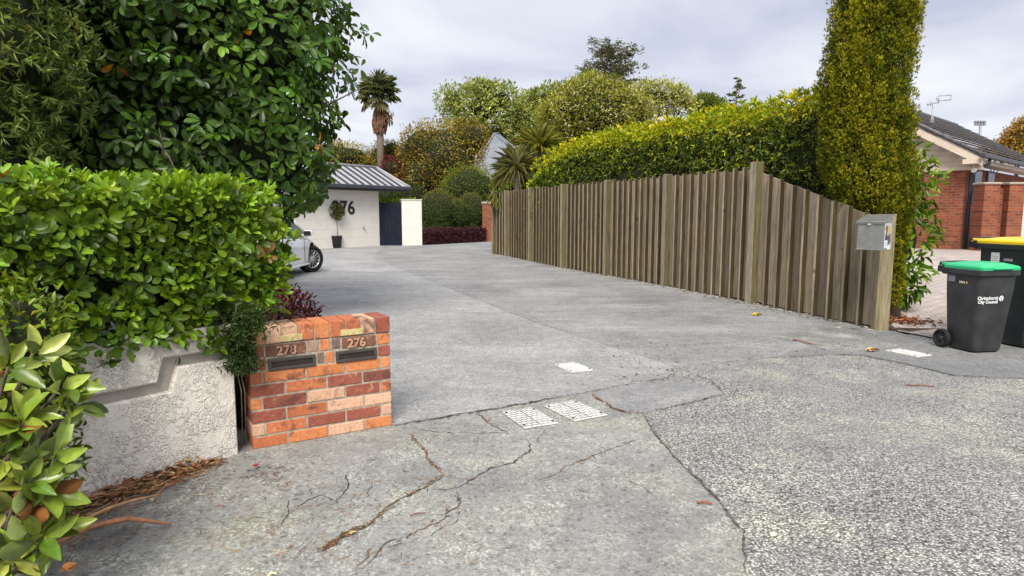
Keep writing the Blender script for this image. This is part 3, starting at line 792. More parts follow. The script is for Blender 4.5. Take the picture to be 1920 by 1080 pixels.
# dark solid core added inside the leaves to block light
cv = []
mbv = MB(); mbv.box((UL / 2 - .08, VT / 2 + .05, (Z0 + Z1) / 2 + .0), (UL + .1, VT - .32, Z1 - Z0 - .24), M=Matrix(((WD.x, HB.x, 0, WA.x), (WD.y, HB.y, 0, WA.y), (0, 0, 1, 0), (0, 0, 0, 1))), bevel=.1)
mbv.box((-.33, .60, .30), (.90, .46, .60), M=Matrix(((WD.x, HB.x, 0, WA.x), (WD.y, HB.y, 0, WA.y), (0, 0, 1, 0), (0, 0, 0, 1))), bevel=.06)  # dark block added so the gap beside the pillar looks shaded
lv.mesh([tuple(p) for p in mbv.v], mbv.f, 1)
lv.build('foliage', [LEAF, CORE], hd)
mb = MB()
for i in range(9):
    u = .15 + i * .3; b = WA + WD * u + HB * (.40 + random.uniform(-.12, .12))
    mb.tube([b, b + Vector((random.uniform(-.06, .06), random.uniform(-.06, .06), .6)), b + Vector((random.uniform(-.2, .2), random.uniform(-.1, .1), 1.3))], [.022, .016, .006], 6)
for i in range(5):   # bare twigs over the top
    u = rng.uniform(.5, 2.0); b = WA + WD * u + HB * .5 + Vector((0, 0, 1.45)); e = Vector((random.uniform(-.12, .12), random.uniform(-.1, .1), random.uniform(.22, .34)))
    mb.tube([b, b + e * .5 + Vector((.02, 0, 0)), b + e], [.005, .004, .002], 5)
mb.build('stems', PALE_TWIG, hd, world=True)

# creeper in the gap between wall and pillar
cr = thing('creeper', WA + Vector((.03, .05, 0)), 'dark fine-leaved creeper hanging between the stucco wall and the brick pillar', 'creeper')
lv = Leaves(); mb = MB()
n = 300
tt = rng.random(n)
cpos = np.stack([-1.61 + rng.normal(0, .045, n) + tt * .05, 3.69 + rng.normal(0, .035, n), .90 - tt * .36], 1)
cpos[:, 0] += np.where(tt < .35, rng.uniform(-.02, .14, n), 0); cpos[:, 0] -= np.where(tt > .6, .015, 0)
CDK = [(.018, .042, .016), (.026, .060, .022), (.05, .085, .02)]
A = nrm(rng.normal(0, .5, (n, 3)) + np.array([.3, -.75, -.1]))
whorl(lv, cpos, A, 5, (.7, 1.5), .036, .010, CDK, [3, 3, .5], T_LANC, droop=.2)
lv.build('foliage', [LEAFM], cr)
for k in range(2):
    x = -1.63 + .02 * k
    mb.tube([(x, 3.74, .05), (x + .02, 3.71, .4), (x - .03, 3.69, .75), (x + random.uniform(-.1, .1), 3.67, .92)], .003, 5)
mb.build('stems', BARK, cr, world=True)

# ------------------------------------------------------------------ plants in the near left corner
mg = thing('magnolia_shrub', (-1.98, 2.28, 0), 'broad-leaved shrub with pale green leaves and rusty undersides at the left end of the wall', 'shrub')
lv = Leaves(); mb = MB(); S = []; A = []; SZ = []
for k in range(17):
    th = rng.uniform(-2.9, .9); h = rng.uniform(.10, .80) if k > 3 else rng.uniform(.70, .86); r = rng.uniform(.06, .36) * (1.1 - .45 * max(0, h - .6))
    b = Vector((-1.98, 2.28, .02)); e = b + Vector((math.cos(th) * r, math.sin(th) * r, h))
    m_ = b.lerp(e, .55) + Vector((math.cos(th) * r * .25, math.sin(th) * r * .25, 0))
    mb.tube([b, m_, e], [.014, .009, .005], 6)
    S.append(e); A.append(Vector((math.cos(th) * .65, math.sin(th) * .65, .85)))
    S.append(m_.lerp(e, .55)); A.append(Vector((math.cos(th + .8) * .8, math.sin(th + .8) * .8, .6)))
for x, y, D in [(65, 670, 2.25), (15, 690, 2.2), (110, 730, 2.2), (135, 760, 2.25), (40, 800, 2.15), (100, 860, 2.15), (50, 905, 2.1), (20, 960, 2.1), (90, 1000, 2.15), (20, 1040, 2.1), (75, 1010, 2.1), (10, 860, 2.1), (80, 930, 2.15)]:
    e = at(x, y, D); b = Vector((-1.98, 2.28, max(.02, e.z - .35)))
    mb.tube([b, b.lerp(e, .6) + Vector((0, 0, -.02)), e], [.012, .009, .005], 6)
    S.append(e); A.append((e - Vector((-2.15, 2.5, e.z - .22))).normalized())
S = np.array([tuple(v) for v in S]); A = nrm(np.array([tuple(v) for v in A]))
MGC = [(.13, .21, .05), (.18, .26, .08), (.25, .31, .15), (.065, .12, .03), (.20, .27, .10)]
def mag_leaf(S, A, k, tilt):
    n = len(S); U, V = basis(A); a0 = rng.uniform(0, 6.28, n); base = pick(n, MGC, [3, 3, 2, 2, 2])
    for i in range(k):
        az = a0 + i * 2 * math.pi / k + rng.normal(0, .2, n); ti = rng.uniform(*tilt, n)
        D = nrm(np.cos(ti)[:, None] * A + np.sin(ti)[:, None] * (np.cos(az)[:, None] * U + np.sin(az)[:, None] * V) + rng.normal(0, .08, (n, 3)))
        N2 = (A + rng.normal(0, .1, (n, 3))) * np.where(rng.random(n) < .16, -1, 1)[:, None]; L = rng.uniform(.10, .145, n); W = L * rng.uniform(.38, .46, n)
        c = base * rng.normal(1, .1, (n, 1)); old = rng.random(n) < .35; c[old] = pick(old.sum(), MGC, [1, 1, 0, 4, 1])
        lv.add(S + D * .015, D, N2, L, W, c, T_OVAL, 0)
        und = np.where((rng.random(n) < .42)[:, None], np.array([[.26, .105, .03]]), np.array([[.16, .20, .06]]))
        lv.add(S + D * .015, D, N2, L * .995, W * .99, und, T_OVAL, 0, off=-.0016)
mag_leaf(S, A, 6, (.35, 1.25))
lv.build('foliage', [leafmat('magnolia_leaf', .30, .16, .5)], mg)
mb.build('stems', BARK, mg, world=True)

tree('small_leaved_shrub', 'small-leaved yellowish green shrub between the clipped hedge and the broad-leaved shrub', 'shrub', (-2.14, 2.68, 0),
     [((-2.08, 2.66, .93), (.20, .2, .26)), ((-2.2, 2.7, .78), (.24, .2, .28)), ((-1.98, 2.62, .74), (.15, .16, .2)), ((-2.1, 2.66, .4), (.2, .2, .34))], 2600, (.042, .018),
     [(.07, .13, .02), (.11, .18, .025), (.045, .09, .015), (.16, .20, .03)], [3, 3, 3, 1], mat=LEAF, tm=T_LANC, trunk_r=.02, seed=21, lump=.2, lf=5, crown_name='foliage', corek=.6)
tree('red_shrub', 'dark red leafy shrub standing just behind the brick letterbox pillar', 'shrub', (-2.0, 6.05, 0),
     [((-2.12, 6.05, .42), (.26, .26, .30)), ((-1.98, 6.0, .30), (.16, .16, .22)), ((-2.3, 6.1, .45), (.25, .25, .3))], 2600, (.05, .022),
     [(.085, .014, .022), (.12, .025, .035), (.05, .010, .016), (.16, .06, .06)], [3, 3, 3, 1], mat=LEAFM, tm=T_LANC, trunk_r=.016, seed=31, lump=.25, lf=6, crown_name='foliage', corek=.4)

# ------------------------------------------------------------------ the big tree and the fine-leaved shrub beside it
bt = thing('broadleaf_tree', (-4.9, 8.6, 0), 'large dark tree with big hand-shaped leaves rising behind the near hedge', 'tree')
BB = [((-4.7, 8.4, 3.5), (2.55, 2.1, 2.4)), ((-3.3, 8.1, 2.35), (1.08, .95, 1.1)), ((-6.4, 8.1, 2.8), (2.0, 1.7, 2.2)), ((-4.9, 7.5, 2.1), (1.9, 1.3, 1.1)), ((-3.35, 8.3, 3.8), (1.22, 1.1, 1.3)), ((-4.0, 7.3, 3.9), (1.2, 1.0, 1.3))]
BB = [(np.array(c), np.array(r)) for c, r in BB]
lv = Leaves()
TG = [(.026, .062, .017), (.036, .085, .022), (.018, .045, .013), (.055, .13, .025), (.08, .17, .03)]
for n, dp, sd_ in [(3900, .16, 1), (2500, .42, 2)]:
    P, Nn, rad = shell(BB, n, 40 + sd_, dp, .14, 3.0, .80)
    m = len(P)
    A = nrm(Nn * .8 + rng.normal(0, .35, (m, 3)) + np.array([0, -.05, .35]))
    tint = pick(m, TG, [3, 3, 3, 1.2, .4]); hi = (Nn[:, 0] > .55) & (rng.random(m) < .45); tint[hi] = pick(hi.sum(), TG, [0, 0, 0, 2, 2])
    yl = rng.random(m) < .004; tint[yl] = np.array([.55, .22, .02])
    whorl(lv, P, A, 6, (1.0, 1.75), .146, .066, None, None, T_OBOV, jit=.12, droop=.32, tint=tint, start=.03)
for i, (c, r) in enumerate(BB): core_blob(lv, c, r, 1, 60 + i, .66)
lv.build('crown', [LEAF, CORE], bt)
mb = MB(); a = Vector((-4.9, 8.6, 0))
mb.tube([a, a + Vector((.05, 0, .8)), a + Vector((.1, -.1, 2.2))], [.24, .19, .15], 10)
for c, r in BB:
    e = Vector(c) + Vector((0, 0, r[2] * .4)); mb.tube([a + Vector((.08, -.05, 1.5)), a.lerp(e, .6) + Vector((0, 0, .7)), e], [.12, .08, .03], 7)
for x, y, dx, dy in [(298, 240, 8, 70), (330, 322, -34, -50), (160, 320, -20, -28), (690, 160, -60, 30)]:
    p = at(x, y, 6.3 if x < 600 else 8.0); q = at(x + dx, y + dy, 6.6 if x < 600 else 8.0)
    mb.tube([q + (q - p) * .5, p.lerp(q, .5) + Vector((.02, 0, .02)), p], [.012, .008, .004], 5)
mb.build('trunk', BARK, bt, world=True)
fs_ = thing('fine_leaved_tree', (-5.0, 5.9, 0), 'narrow-leaved grey-green tree at the left edge above the near hedge', 'tree')
lv = Leaves(); FB = [((-4.75, 5.9, 3.1), (.95, .8, 1.25)), ((-5.2, 5.8, 2.3), (1.0, .8, 1.0)), ((-4.35, 5.8, 2.85), (.55, .5, .6)), ((-4.7, 5.7, 1.9), (.7, .6, .6)), ((-5.2, 5.9, 4.2), (.9, .8, .9))]
FB = [(np.array(c), np.array(r)) for c, r in FB]
P, Nn, rad = shell(FB, 3000, 71, .4, .18, 4.0, .7); m = len(P)
A = nrm(Nn + rng.normal(0, .4, (m, 3)) + np.array([.25, 0, -.05]))
whorl(lv, P, A, 7, (.35, 1.1), .105, .016, [(.09, .15, .08), (.13, .20, .115), (.19, .26, .17), (.05, .09, .05)], [3, 3, 2, 2], T_LANC, jit=.3, droop=.15)
for i, (c, r) in enumerate(FB): core_blob(lv, c, r, 1, 80 + i, .5)
lv.build('crown', [LEAFM, CORE], fs_)
mb = MB(); a = Vector((-5.0, 5.9, 0)); mb.tube([a, a + Vector((.05, 0, 1.4)), a + Vector((.2, 0, 3.2))], [.07, .05, .02], 8); mb.build('trunk', BARK, fs_, world=True)

# ------------------------------------------------------------------ litter along the wall
mb = MB()
tn = [(.30, .15, .07), (.38, .22, .10), (.22, .10, .05), (.45, .30, .15), (.14, .08, .05), (.34, .12, .05)]
def stick(p, L, ang, r, t, tilt=.0):
    d = Vector((math.cos(ang) * L / 2, math.sin(ang) * L / 2, tilt * L / 2))
    m_ = p + Vector((random.gauss(0, .1) * L, random.gauss(0, .1) * L, abs(random.gauss(0, .04)) * L))
    mb.tube([p - d, m_, p + d], [r, r, r * .6], 4, tint=t, caps=False)
wang = math.atan2(WD.y, WD.x)
for i in range(900):
    u = random.betavariate(1.3, 1.2) * 1.75 + .12; w = .30 * min(1, (u / 1.0) ** .8)
    v = abs(random.gauss(0, .45)) * w + .01
    p = WA + WD * u + HN * v; p.z = .012 + random.random() * .055 * max(0, 1 - v / (w + .01)) * min(1, u)
    stick(p, random.uniform(.04, .20), wang + random.gauss(0, .55), random.uniform(.001, .0035), random.choice(tn), random.gauss(0, .15))
lv = Leaves(); n = 420
u = rng.beta(1.4, 1.1, n) * 1.75 + .15; v = np.abs(rng.normal(0, .42, n)) * .30 * np.minimum(1, u ** .8) + .01
P = np.array(WA)[None] + np.array(WD)[None] * u[:, None] + np.array(HN)[None] * v[:, None]; P[:, 2] = .02 + rng.random(n) * .05 * np.maximum(0, 1 - v / .3)
D = nrm(rng.normal(0, 1, (n, 3)) * np.array([1, 1, .2])); lv.add(P, D, rng.normal(0, .4, (n, 3)) + np.array([0, 0, 1]), rng.uniform(.03, .08, n), rng.uniform(.008, .026, n), pick(n, tn, [3, 3, 2, 2, 1, 2]), T_LANC)
# scattered crumbs further out on the footpath
for i in range(520):
    if random.random() < .65: x, y = random.gauss(440, 150), random.gauss(960, 55)
    else: x, y = random.uniform(420, 900), random.uniform(840, 1070)
    if y < 850 or x < 130 or (x < 470 and y < 850 + (460 - x) * .33): continue
    p = gp(x, y); p.z = .011
    stick(p, random.uniform(.008, .06), random.uniform(0, 6.28), random.uniform(.0006, .0016), random.choice(tn + [(.08, .06, .05)]))
CRK = [[(830, 892), (745, 945), (690, 985), (640, 1010), (595, 1038)], [(770, 815), (808, 870), (830, 892)], [(1110, 741), (1150, 770), (1205, 777)], [(893, 776), (938, 806)], [(740, 800), (890, 775), (1050, 747)], [(1080, 870), (1190, 828)], [(860, 930), (820, 978), (705, 1045)], [(1206, 780), (1285, 880), (1340, 935)]]
for i in range(360):
    k = CRK[0] if random.random() < .4 else random.choice(CRK); j = random.randrange(len(k) - 1); f = random.random()
    p = gp(k[j][0] + (k[j + 1][0] - k[j][0]) * f, k[j][1] + (k[j + 1][1] - k[j][1]) * f); q = gp(*k[j + 1]); p.z = .015 if k[0][0] in (1110, 740) else .0095
    p += Vector((random.gauss(0, .010), random.gauss(0, .010), 0))
    stick(p, random.uniform(.008, .04), math.atan2(q.y - p.y, q.x - p.x) + random.gauss(0, .6), random.uniform(.0008, .0022), random.choice([(.16, .08, .04), (.10, .07, .035), (.30, .20, .10), (.05, .04, .03), (.22, .10, .05)]))
for i in range(60):
    p = gp(random.gauss(505, 24), random.gauss(895, 14)); p.z = .012
    stick(p, random.uniform(.02, .07), random.uniform(0, 6.28), random.uniform(.001, .002), random.choice([(.10, .06, .035), (.16, .09, .05)]))
lv.mesh([tuple(p) for p in mb.v], mb.f, 0); lv.T[-1] = np.array(mb.t)
o = lv.build('leaf_litter', [LITTER]); tag(o, 'brown leaf and bark litter heaped along the foot of the stucco wall', 'litter', kind='stuff')
def bark_strip(pts, r, label, tint):
    mb = MB(); mb.tube([gp(x, y, .055) + Vector((0, 0, dz)) for x, y, dz in pts], [r * .6] + [r] * (len(pts) - 2) + [r * .4], 7, tint=tint)
    o = mb.build('bark_strip', LITTER); tag(o, label, 'bark', 'bark strips in the litter')
bark_strip([(100, 1026, .01), (170, 996, .02), (240, 978, .015), (320, 971, -.03)], .013, 'longest reddish curled bark strip lying on the litter beside the wall', (.36, .165, .085))
bark_strip([(100, 1010, .0), (140, 990, .02), (205, 960, .02), (250, 938, .0), (300, 920, -.02)], .008, 'thin tan bark strip behind the longest one in the litter', (.42, .24, .12))
def debris(name, label, cat, x, y, L, W, ang, tint, z=.016, group='scattered debris on the paving'):
    lv = Leaves(); p = gp(x, y, z)
    for k in range(2):
        d = np.array([[math.cos(ang + k * .7), math.sin(ang + k * .7), .12]]); lv.add(np.array([tuple(p)]) - d * L / 2, d, np.array([[.2, .1, 1.]]), L * (1 - .3 * k), W, [tint], T_OVAL)
        if name == 'twig': break
    tag(lv.build(name, [LITTER]), label, cat, group)
debris('fallen_leaf', 'yellow fallen leaf on the driveway in front of the tall fence', 'leaf', 1420, 589, .17, .08, .2, (.62, .44, .03), .03)
debris('fallen_leaf', 'tan fallen leaf on the path left of the white ground plate', 'leaf', 1636, 655, .16, .07, .1, (.5, .33, .12), .035)
debris('fallen_leaf', 'small red leaf by the foot of the gap between wall and pillar', 'leaf', 480, 872, .05, .022, .9, (.30, .05, .03), .03)
debris('fallen_leaf', 'pale dry leaf at the lower end of the mossy crack', 'leaf', 662, 998, .035, .014, .3, (.55, .40, .2), .022)
debris('fallen_leaf', 'cream dry leaf at the bottom edge of the footpath', 'leaf', 510, 1076, .04, .016, .1, (.6, .52, .3), .022)
debris('fallen_leaf', 'orange leaf in the litter under the broad-leaved shrub', 'leaf', 130, 1062, .07, .04, 1.4, (.55, .22, .06), .07)
mb = MB()
def twig(x0, y0, x1, y1, r, t, label, z=.016):
    a, b = gp(x0, y0, z), gp(x1, y1, z); mb = MB(); mb.tube([a, a.lerp(b, .5) + Vector((0, .006, .004)), b], [r, r, r * .7], 6, tint=t)
    tag(mb.build('twig', LITTER), label, 'twig', 'twigs on the paving')
twig(1307, 942, 1336, 944, .006, (.30, .10, .06), 'short red-brown twig where footpath meets chip seal')
twig(1487, 637, 1530, 646, .010, (.24, .13, .10), 'brown stick lying on the rough asphalt by the fence', .024)
twig(768, 967, 800, 962, .003, (.16, .07, .05), 'thin dark twig beside the long mossy crack')
twig(1700, 722, 1752, 724, .006, (.22, .11, .07), 'thin brown twig on the chip seal below the white ground plate', .008)
mb = MB(); p = gp(1449, 1002, .014); mb.tube([p + Vector((-.013, -.002, 0)), p, p + Vector((.014, .003, 0))], .0095, 10, tint=(.62, .56, .44))
tag(mb.build('pebble', LITTER), 'small cream stone lying on the chip seal', 'stone')

mb = MB(); lv = Leaves()
for i in range(420):
    k = random.choice([(4.57, 7.85, 3.89, 10.27), (3.89, 10.27, 3.07, 12.7), (3.07, 12.7, 2.22, 14.9), (2.22, 14.9, 1.37, 16.95), (1.37, 16.95, -.16, 21.75)]); f = random.random()
    p = Vector((k[0] + (k[2] - k[0]) * f, k[1] + (k[3] - k[1]) * f, .020)) + Vector((-.94, -.34, 0)) * abs(random.gauss(.06, .13))
    mb.box(p, (random.uniform(.01, .05), random.uniform(.008, .03), .006), rz=random.uniform(0, 3), tint=random.choice([(.40, .37, .32), (.50, .48, .43), (.12, .09, .06), (.22, .15, .09), (.07, .06, .05)]))
for i in range(150):
    p = gp(random.uniform(1150, 1700), random.uniform(640, 720)); p.z = .020
    mb.box(p, (random.uniform(.006, .03), random.uniform(.005, .015), .005), rz=random.uniform(0, 3), tint=random.choice([(.45, .40, .32), (.12, .09, .06), (.25, .14, .08)]))
tag(mb.build('grit_litter', LITTER), 'pale grit and dark leaf crumbs along the foot of the timber fence', 'litter', kind='stuff')

# ------------------------------------------------------------------ access covers in the paving
def cover(name, label, px4, z, group, pattern=True):
    q = [gp(x, y, 0) for x, y in px4]; c = sum(q, Vector()) / 4
    ux = (q[1] - q[0] + q[2] - q[3]).normalized(); W = ((q[1] - q[0]).length + (q[2] - q[3]).length) / 2; H = ((q[3] - q[0]).length + (q[2] - q[1]).length) / 2
    rz = math.atan2(ux.y, ux.x)
    t = thing(name, (c.x, c.y, 0), label, 'cover', rz, group)
    mb = MB(); mb.box((0, 0, z + .005), (W, H, .010), bevel=.003); mb.build('plate', COVER, t)
    if pattern:
        l = MB(); nx, ny = 13, 9; e = z + .0112
        for i in range(nx):
            for j in range(ny):
                x = -W / 2 + (i + .5) * W / nx; y = -H / 2 + (j + .5) * H / ny; a = math.radians(45 if (i + j) % 2 else -45)
                l.box((x, y, e), (H / ny * .72, .0055, .0016), rz=a)
        l.box((0, 0, e), (.006, H * .98, .0016)); l.build('tread_pattern', LATT, t)
    for sx, sy in ((-1, -1), (1, 1), (-1, 1), (1, -1)):
        k = MB(); k.lathe([(.0, .0), (.011, .0), (.011, .0016), (0, .0016)], 12, M=Matrix.Translation((sx * W * .42, sy * H * .38, z + .0102))); k.build('lifting_hole', DARK, t)
cover('access_cover', 'pale checkered access cover, the nearer one to the brick pillar', [(985, 806), (1048, 796), (1000, 767), (938, 775)], .006, 'access covers in the footpath')
cover('access_cover', 'pale checkered access cover, the one farther from the brick pillar', [(1073, 793), (1134, 782), (1083, 752), (1022, 763)], .006, 'access covers in the footpath')
cover('access_cover', 'plain white access cover set in the light driveway concrete', [(1069, 702), (1110, 697), (1081, 682), (1041, 686)], .010, 'plain covers', False)
cover('access_cover', 'plain white ground plate in the asphalt path in front of the green-lidded bin', [(1721, 673), (1747, 669), (1688, 657), (1660, 660)], .012, 'plain covers', False)
# dark gap round the two checkered covers
# ------------------------------------------------------------------ the long timber fence
FP = [Vector(p) for p in [(-.62, 22.75, 0), (-.16, 21.75, 0), (.58, 19.35, 0), (1.37, 16.95, 0), (2.22, 14.9, 0), (3.07, 12.7, 0), (3.89, 10.27, 0), (4.57, 7.85, 0)]]
fence = thing('timber_fence', (1.37, 16.95, 0), 'tall weathered board and batten timber fence along the driveway', 'fence')
FH = 2.16
for i in range(len(FP) - 1):
    a, b = FP[i], FP[i + 1]; L = (b - a).length; M = frame(a, b - a)      # y points behind the fence
    last = i == len(FP) - 2
    mb = MB(); nbat = 10 if i > 1 else (4 if i == 0 else 9)
    if last: nbat = 9
    sp = (L - .10) / nbat
    def top(x):
        if not last: return FH
        return FH - .04 - (FH - 1.40) * min(1, max(0, x / L)) ** .92
    for k in range(nbat):
        x0 = .05 + k * sp; x1 = x0 + sp
        g = random.uniform(.62, 1.32); t = (.262 * g, .208 * g, .148 * g)
        jz = random.uniform(-.018, .01); zt0, zt1 = top(x0) + jz, top(x1) + jz; z0 = .02 + random.uniform(0, .02)
        y0, y1 = .030 + random.uniform(-.002, .002), .052
        vs = [(x0 + .004, y0, z0), (x1 - .004, y0, z0), (x1 - .004, y0, zt1), (x0 + .004, y0, zt0), (x0 + .004, y1, z0), (x1 - .004, y1, z0), (x1 - .004, y1, zt1), (x0 + .004, y1, zt0)]
        mb.add(vs, [[0, 1, 2, 3], [5, 4, 7, 6], [1, 5, 6, 2], [4, 0, 3, 7], [3, 2, 6, 7], [4, 5, 1, 0]], 0, t, M)
        if k:
            g = random.uniform(.8, 1.3); h = top(x0) + random.uniform(.035, .075) - .02
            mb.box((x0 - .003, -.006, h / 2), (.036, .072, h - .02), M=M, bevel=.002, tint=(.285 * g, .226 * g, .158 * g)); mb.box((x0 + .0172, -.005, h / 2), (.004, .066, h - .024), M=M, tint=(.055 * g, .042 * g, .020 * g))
    mb.build('board_panel', WOOD, fence, world=True)
    for z in (.35, 1.15) + (() if last else (1.85,)):
        rl = MB(); rl.box((L / 2, .080, z), (L - .02, .052, .09), M=M, tint=(.14, .12, .09)); rl.build('rail', WOOD, fence, world=True)
for i, p in enumerate(FP[:-1]):
    d = (FP[i + 1] - FP[max(0, i - 1)]); M = frame(p, d)
    mb = MB(); g = random.uniform(.95, 1.2); big = i == 6
    w = .15 if big else .115; h = FH + .07 if big else FH + .03
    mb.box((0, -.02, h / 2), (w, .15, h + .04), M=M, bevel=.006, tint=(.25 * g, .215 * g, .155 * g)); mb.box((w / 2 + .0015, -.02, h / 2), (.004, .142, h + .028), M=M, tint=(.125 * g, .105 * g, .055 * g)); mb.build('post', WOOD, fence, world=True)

# letterbox post at the street end
pd = FP[-1] - FP[-2]; M = frame(FP[-1], Vector((1, -.12, 0)))
lp = thing('letterbox_post', FP[-1], 'short thick timber post with the steel letterbox at the street end of the fence', 'post')
mb = MB(); mb.box((.02, .04, .70), (.165, .13, 1.44), M=M, bevel=.008, tint=(.26, .215, .13)); mb.build('post_timber', WOOD, lp, world=True)
mb = MB(); mb.box((.02, .04, 1.428), (.17, .135, .022), M=M, bevel=.006, tint=(.30, .27, .20)); mb.build('post_cap', WOOD, lp, world=True)
LB = at(1640, 442, 7.56); lbx = thing('letterbox', (LB.x, LB.y, LB.z), 'grey galvanised steel letterbox with a picture sticker on its side, fixed to the fence post', 'letterbox', math.radians(-50))
w, d, h0, h1 = .285, .26, .325, .385
mb = MB()
vs = [(-w / 2, -d / 2, -h0 / 2), (w / 2, -d / 2, -h0 / 2), (w / 2, d / 2, -h0 / 2), (-w / 2, d / 2, -h0 / 2), (-w / 2, -d / 2, h0 / 2), (w / 2, -d / 2, h0 / 2), (w / 2, d / 2, h0 / 2 + .07), (-w / 2, d / 2, h0 / 2 + .07)]
mb.add(vs, [[0, 1, 5, 4], [1, 2, 6, 5], [2, 3, 7, 6], [3, 0, 4, 7], [4, 5, 6, 7], [3, 2, 1, 0]])
mb.box((0, -d / 2 - .004, -h0 / 2 + .006), (w + .012, .012, .014), bevel=.002)
mb.build('box_body', ZINC, lbx)
lid = MB(); sl = math.atan2(.07, d)
lid.box((0, -.012, h0 / 2 + .047), (w + .03, d + .05, .012), M=Matrix.Translation((0, 0, 0)) @ Matrix.Rotation(0, 4, 'X'), bevel=.003) if False else None
Ml = Matrix.Translation((0, -.004, h0 / 2 + .043)) @ Matrix.Rotation(sl, 4, 'X')
lid.box((0, 0, 0), (w + .03, d + .05, .010), M=Ml, bevel=.003); lid.box((0, -d / 2 - .022, -.012), (w + .03, .006, .028), M=Ml, bevel=.002)
lid.build('lid', ZINC, lbx)
k = MB(); k.tube([(-.012, -d / 2 - .012, h0 / 2 - .03), (-.012, -d / 2 - .03, h0 / 2 - .032)], [.012, .010], 10); k.box((-.012, -d / 2 - .008, h0 / 2 - .022), (.06, .010, .03), bevel=.003); k.build('catch', ALLOY, lbx)
st = MB(); X = w / 2 + .0018
def sticker(y0, y1, z0, z1, t, e=0): st.add([(X + e, y0, z0), (X + e, y1, z0), (X + e, y1, z1), (X + e, y0, z1)], [[0, 1, 2, 3]], 0, t)
def blob_st(y, z, ry, rz_, t, e): st.add([(X + e, y + ry * math.cos(a * .524), z + rz_ * math.sin(a * .524)) for a in range(12)], [list(range(12))], 0, t)
sticker(-.115, .10, -.145, .15, (.42, .42, .38)); blob_st(-.01, -.02, .075, .09, (.06, .06, .065), .0008); blob_st(.02, .07, .045, .05, (.50, .36, .06), .0016)
blob_st(-.05, .09, .03, .035, (.12, .09, .07), .0012); blob_st(.05, -.03, .03, .06, (.10, .09, .11), .0014); blob_st(-.01, .03, .03, .03, (.45, .33, .24), .0022)
sticker(-.11, -.01, -.135, -.05, (.72, .74, .80), .0026); sticker(-.02, .085, -.155, -.11, (.66, .68, .72), .003)
for q in range(3): sticker(-.10, -.03, -.075 - .02 * q, -.068 - .02 * q, (.25, .28, .42), .0034)
st.build('sticker', TINT, lbx, recalc=False)

# ------------------------------------------------------------------ hedge behind the fence
hg = thing('hedge', (2.9, 15.5, 0), 'long tall hedge with bright yellow-green new growth on top behind the timber fence', 'hedge')
path = [Vector((.95, 20.2, 0)), Vector((1.75, 17.8, 0)), Vector((2.75, 15.4, 0)), Vector((3.65, 13.0, 0)), Vector((4.55, 10.8, 0)), Vector((5.1, 9.6, 0))]
seg = [(path[i + 1] - path[i]).length for i in range(len(path) - 1)]; tot = sum(seg); cum = np.concatenate([[0], np.cumsum(seg)])
def hpath(s):
    i = np.clip(np.searchsorted(cum, s, side='right') - 1, 0, len(seg) - 1)
    a = np.array([tuple(p) for p in path]); f = ((s - cum[i]) / np.array(seg)[i])[:, None]
    dr = nrm(a[i + 1] - a[i]); return a[i] * (1 - f) + a[i + 1] * f, np.stack([dr[:, 1], -dr[:, 0], 0 * dr[:, 0]], 1)
lv = Leaves()
def htop(s): return np.interp(s, [0, .8, 2.0, 4, 7, 11, tot], [2.45, 2.85, 3.12, 3.28, 3.22, 3.16, 3.30])
def hedge_pts(n, ins):
    s = tot * (1 - (1 - rng.random(n)) ** .72); C, nn = hpath(s); H = htop(s) + lumps(C, 1.3, 5) * .08
    q = rng.random(n); t = q * 1.9
    # profile: front face up from 1.2, over the rounded shoulder, across the top
    side = nn
    f = t < 1.15
    z = np.where(f, 1.3 + (H - 1.45) * (t / 1.15), H - .15 + .15 * np.sin(np.clip((t - 1.15) / .3, 0, 1) * 1.57))
    v = np.where(f, .40, .40 - np.clip((t - 1.15), 0, 1) * 1.5)
    P = C + side * v[:, None]; P[:, 2] = z
    Nn = np.where(f[:, None], side, side * np.clip(1 - (t - 1.15) * 3, 0, 1)[:, None] + np.array([0, 0, 1.]))
    Nn = nrm(Nn); P = P + Nn * (lumps(P, 2.6, 8) * .10 + rng.normal(0, .05, n) - ins)[:, None]
    return P, Nn, z, H
side_flip = hpath(np.array([5.0]))[1][0]
H2M = [(.050, .085, .014), (.080, .125, .018), (.11, .16, .024), (.032, .058, .014), (.14, .15, .026)]; H2Y = [(.26, .32, .022), (.34, .38, .022), (.40, .40, .022), (.19, .28, .025)]
for n, ins in [(12000, 0), (8500, .12)]:
    P, Nn, z, H = hedge_pts(n, ins); m = len(P)
    A = nrm(Nn * .8 + rng.normal(0, .45, (m, 3)) + np.array([0, 0, .25]))
    top_ = (z - (H - .46)) / .36 + rng.normal(0, .28, m); isy = (top_ > .55) | (rng.random(m) < .07)
    tint = pick(m, H2M, [3, 3, 2, 3, 1]); ty = pick(m, H2Y, [3, 2, 1, 2]); tint[isy] = ty[isy]
    red = rng.random(m) < .006; tint[red] = (.20, .03, .02)
    whorl(lv, P, A, 3, (.4, 1.35), .088, .030, None, None, T_LANC, droop=.25, tint=tint)
n = 520; s = rng.uniform(.5, tot, n); C, nn = hpath(s); P = C + nn * rng.uniform(-.1, .6, n)[:, None]; P[:, 2] = htop(s) + rng.uniform(-.05, .10, n)
whorl(lv, P, nrm(rng.normal(0, .3, (n, 3)) + np.array([0, 0, 1.])), 5, (.2, .9), .12, .03, H2Y, [3, 3, 2, 2], T_LANC, jit=.25)
for i in range(len(path) - 1):
    for f in (.02, .27, .52, .77):
        c = path[i].lerp(path[i + 1], f); d = cum[i] + seg[i] * f; hh = float(htop(np.array([d]))[0])
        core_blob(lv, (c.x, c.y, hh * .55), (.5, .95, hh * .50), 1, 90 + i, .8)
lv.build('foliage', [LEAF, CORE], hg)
mb = MB()
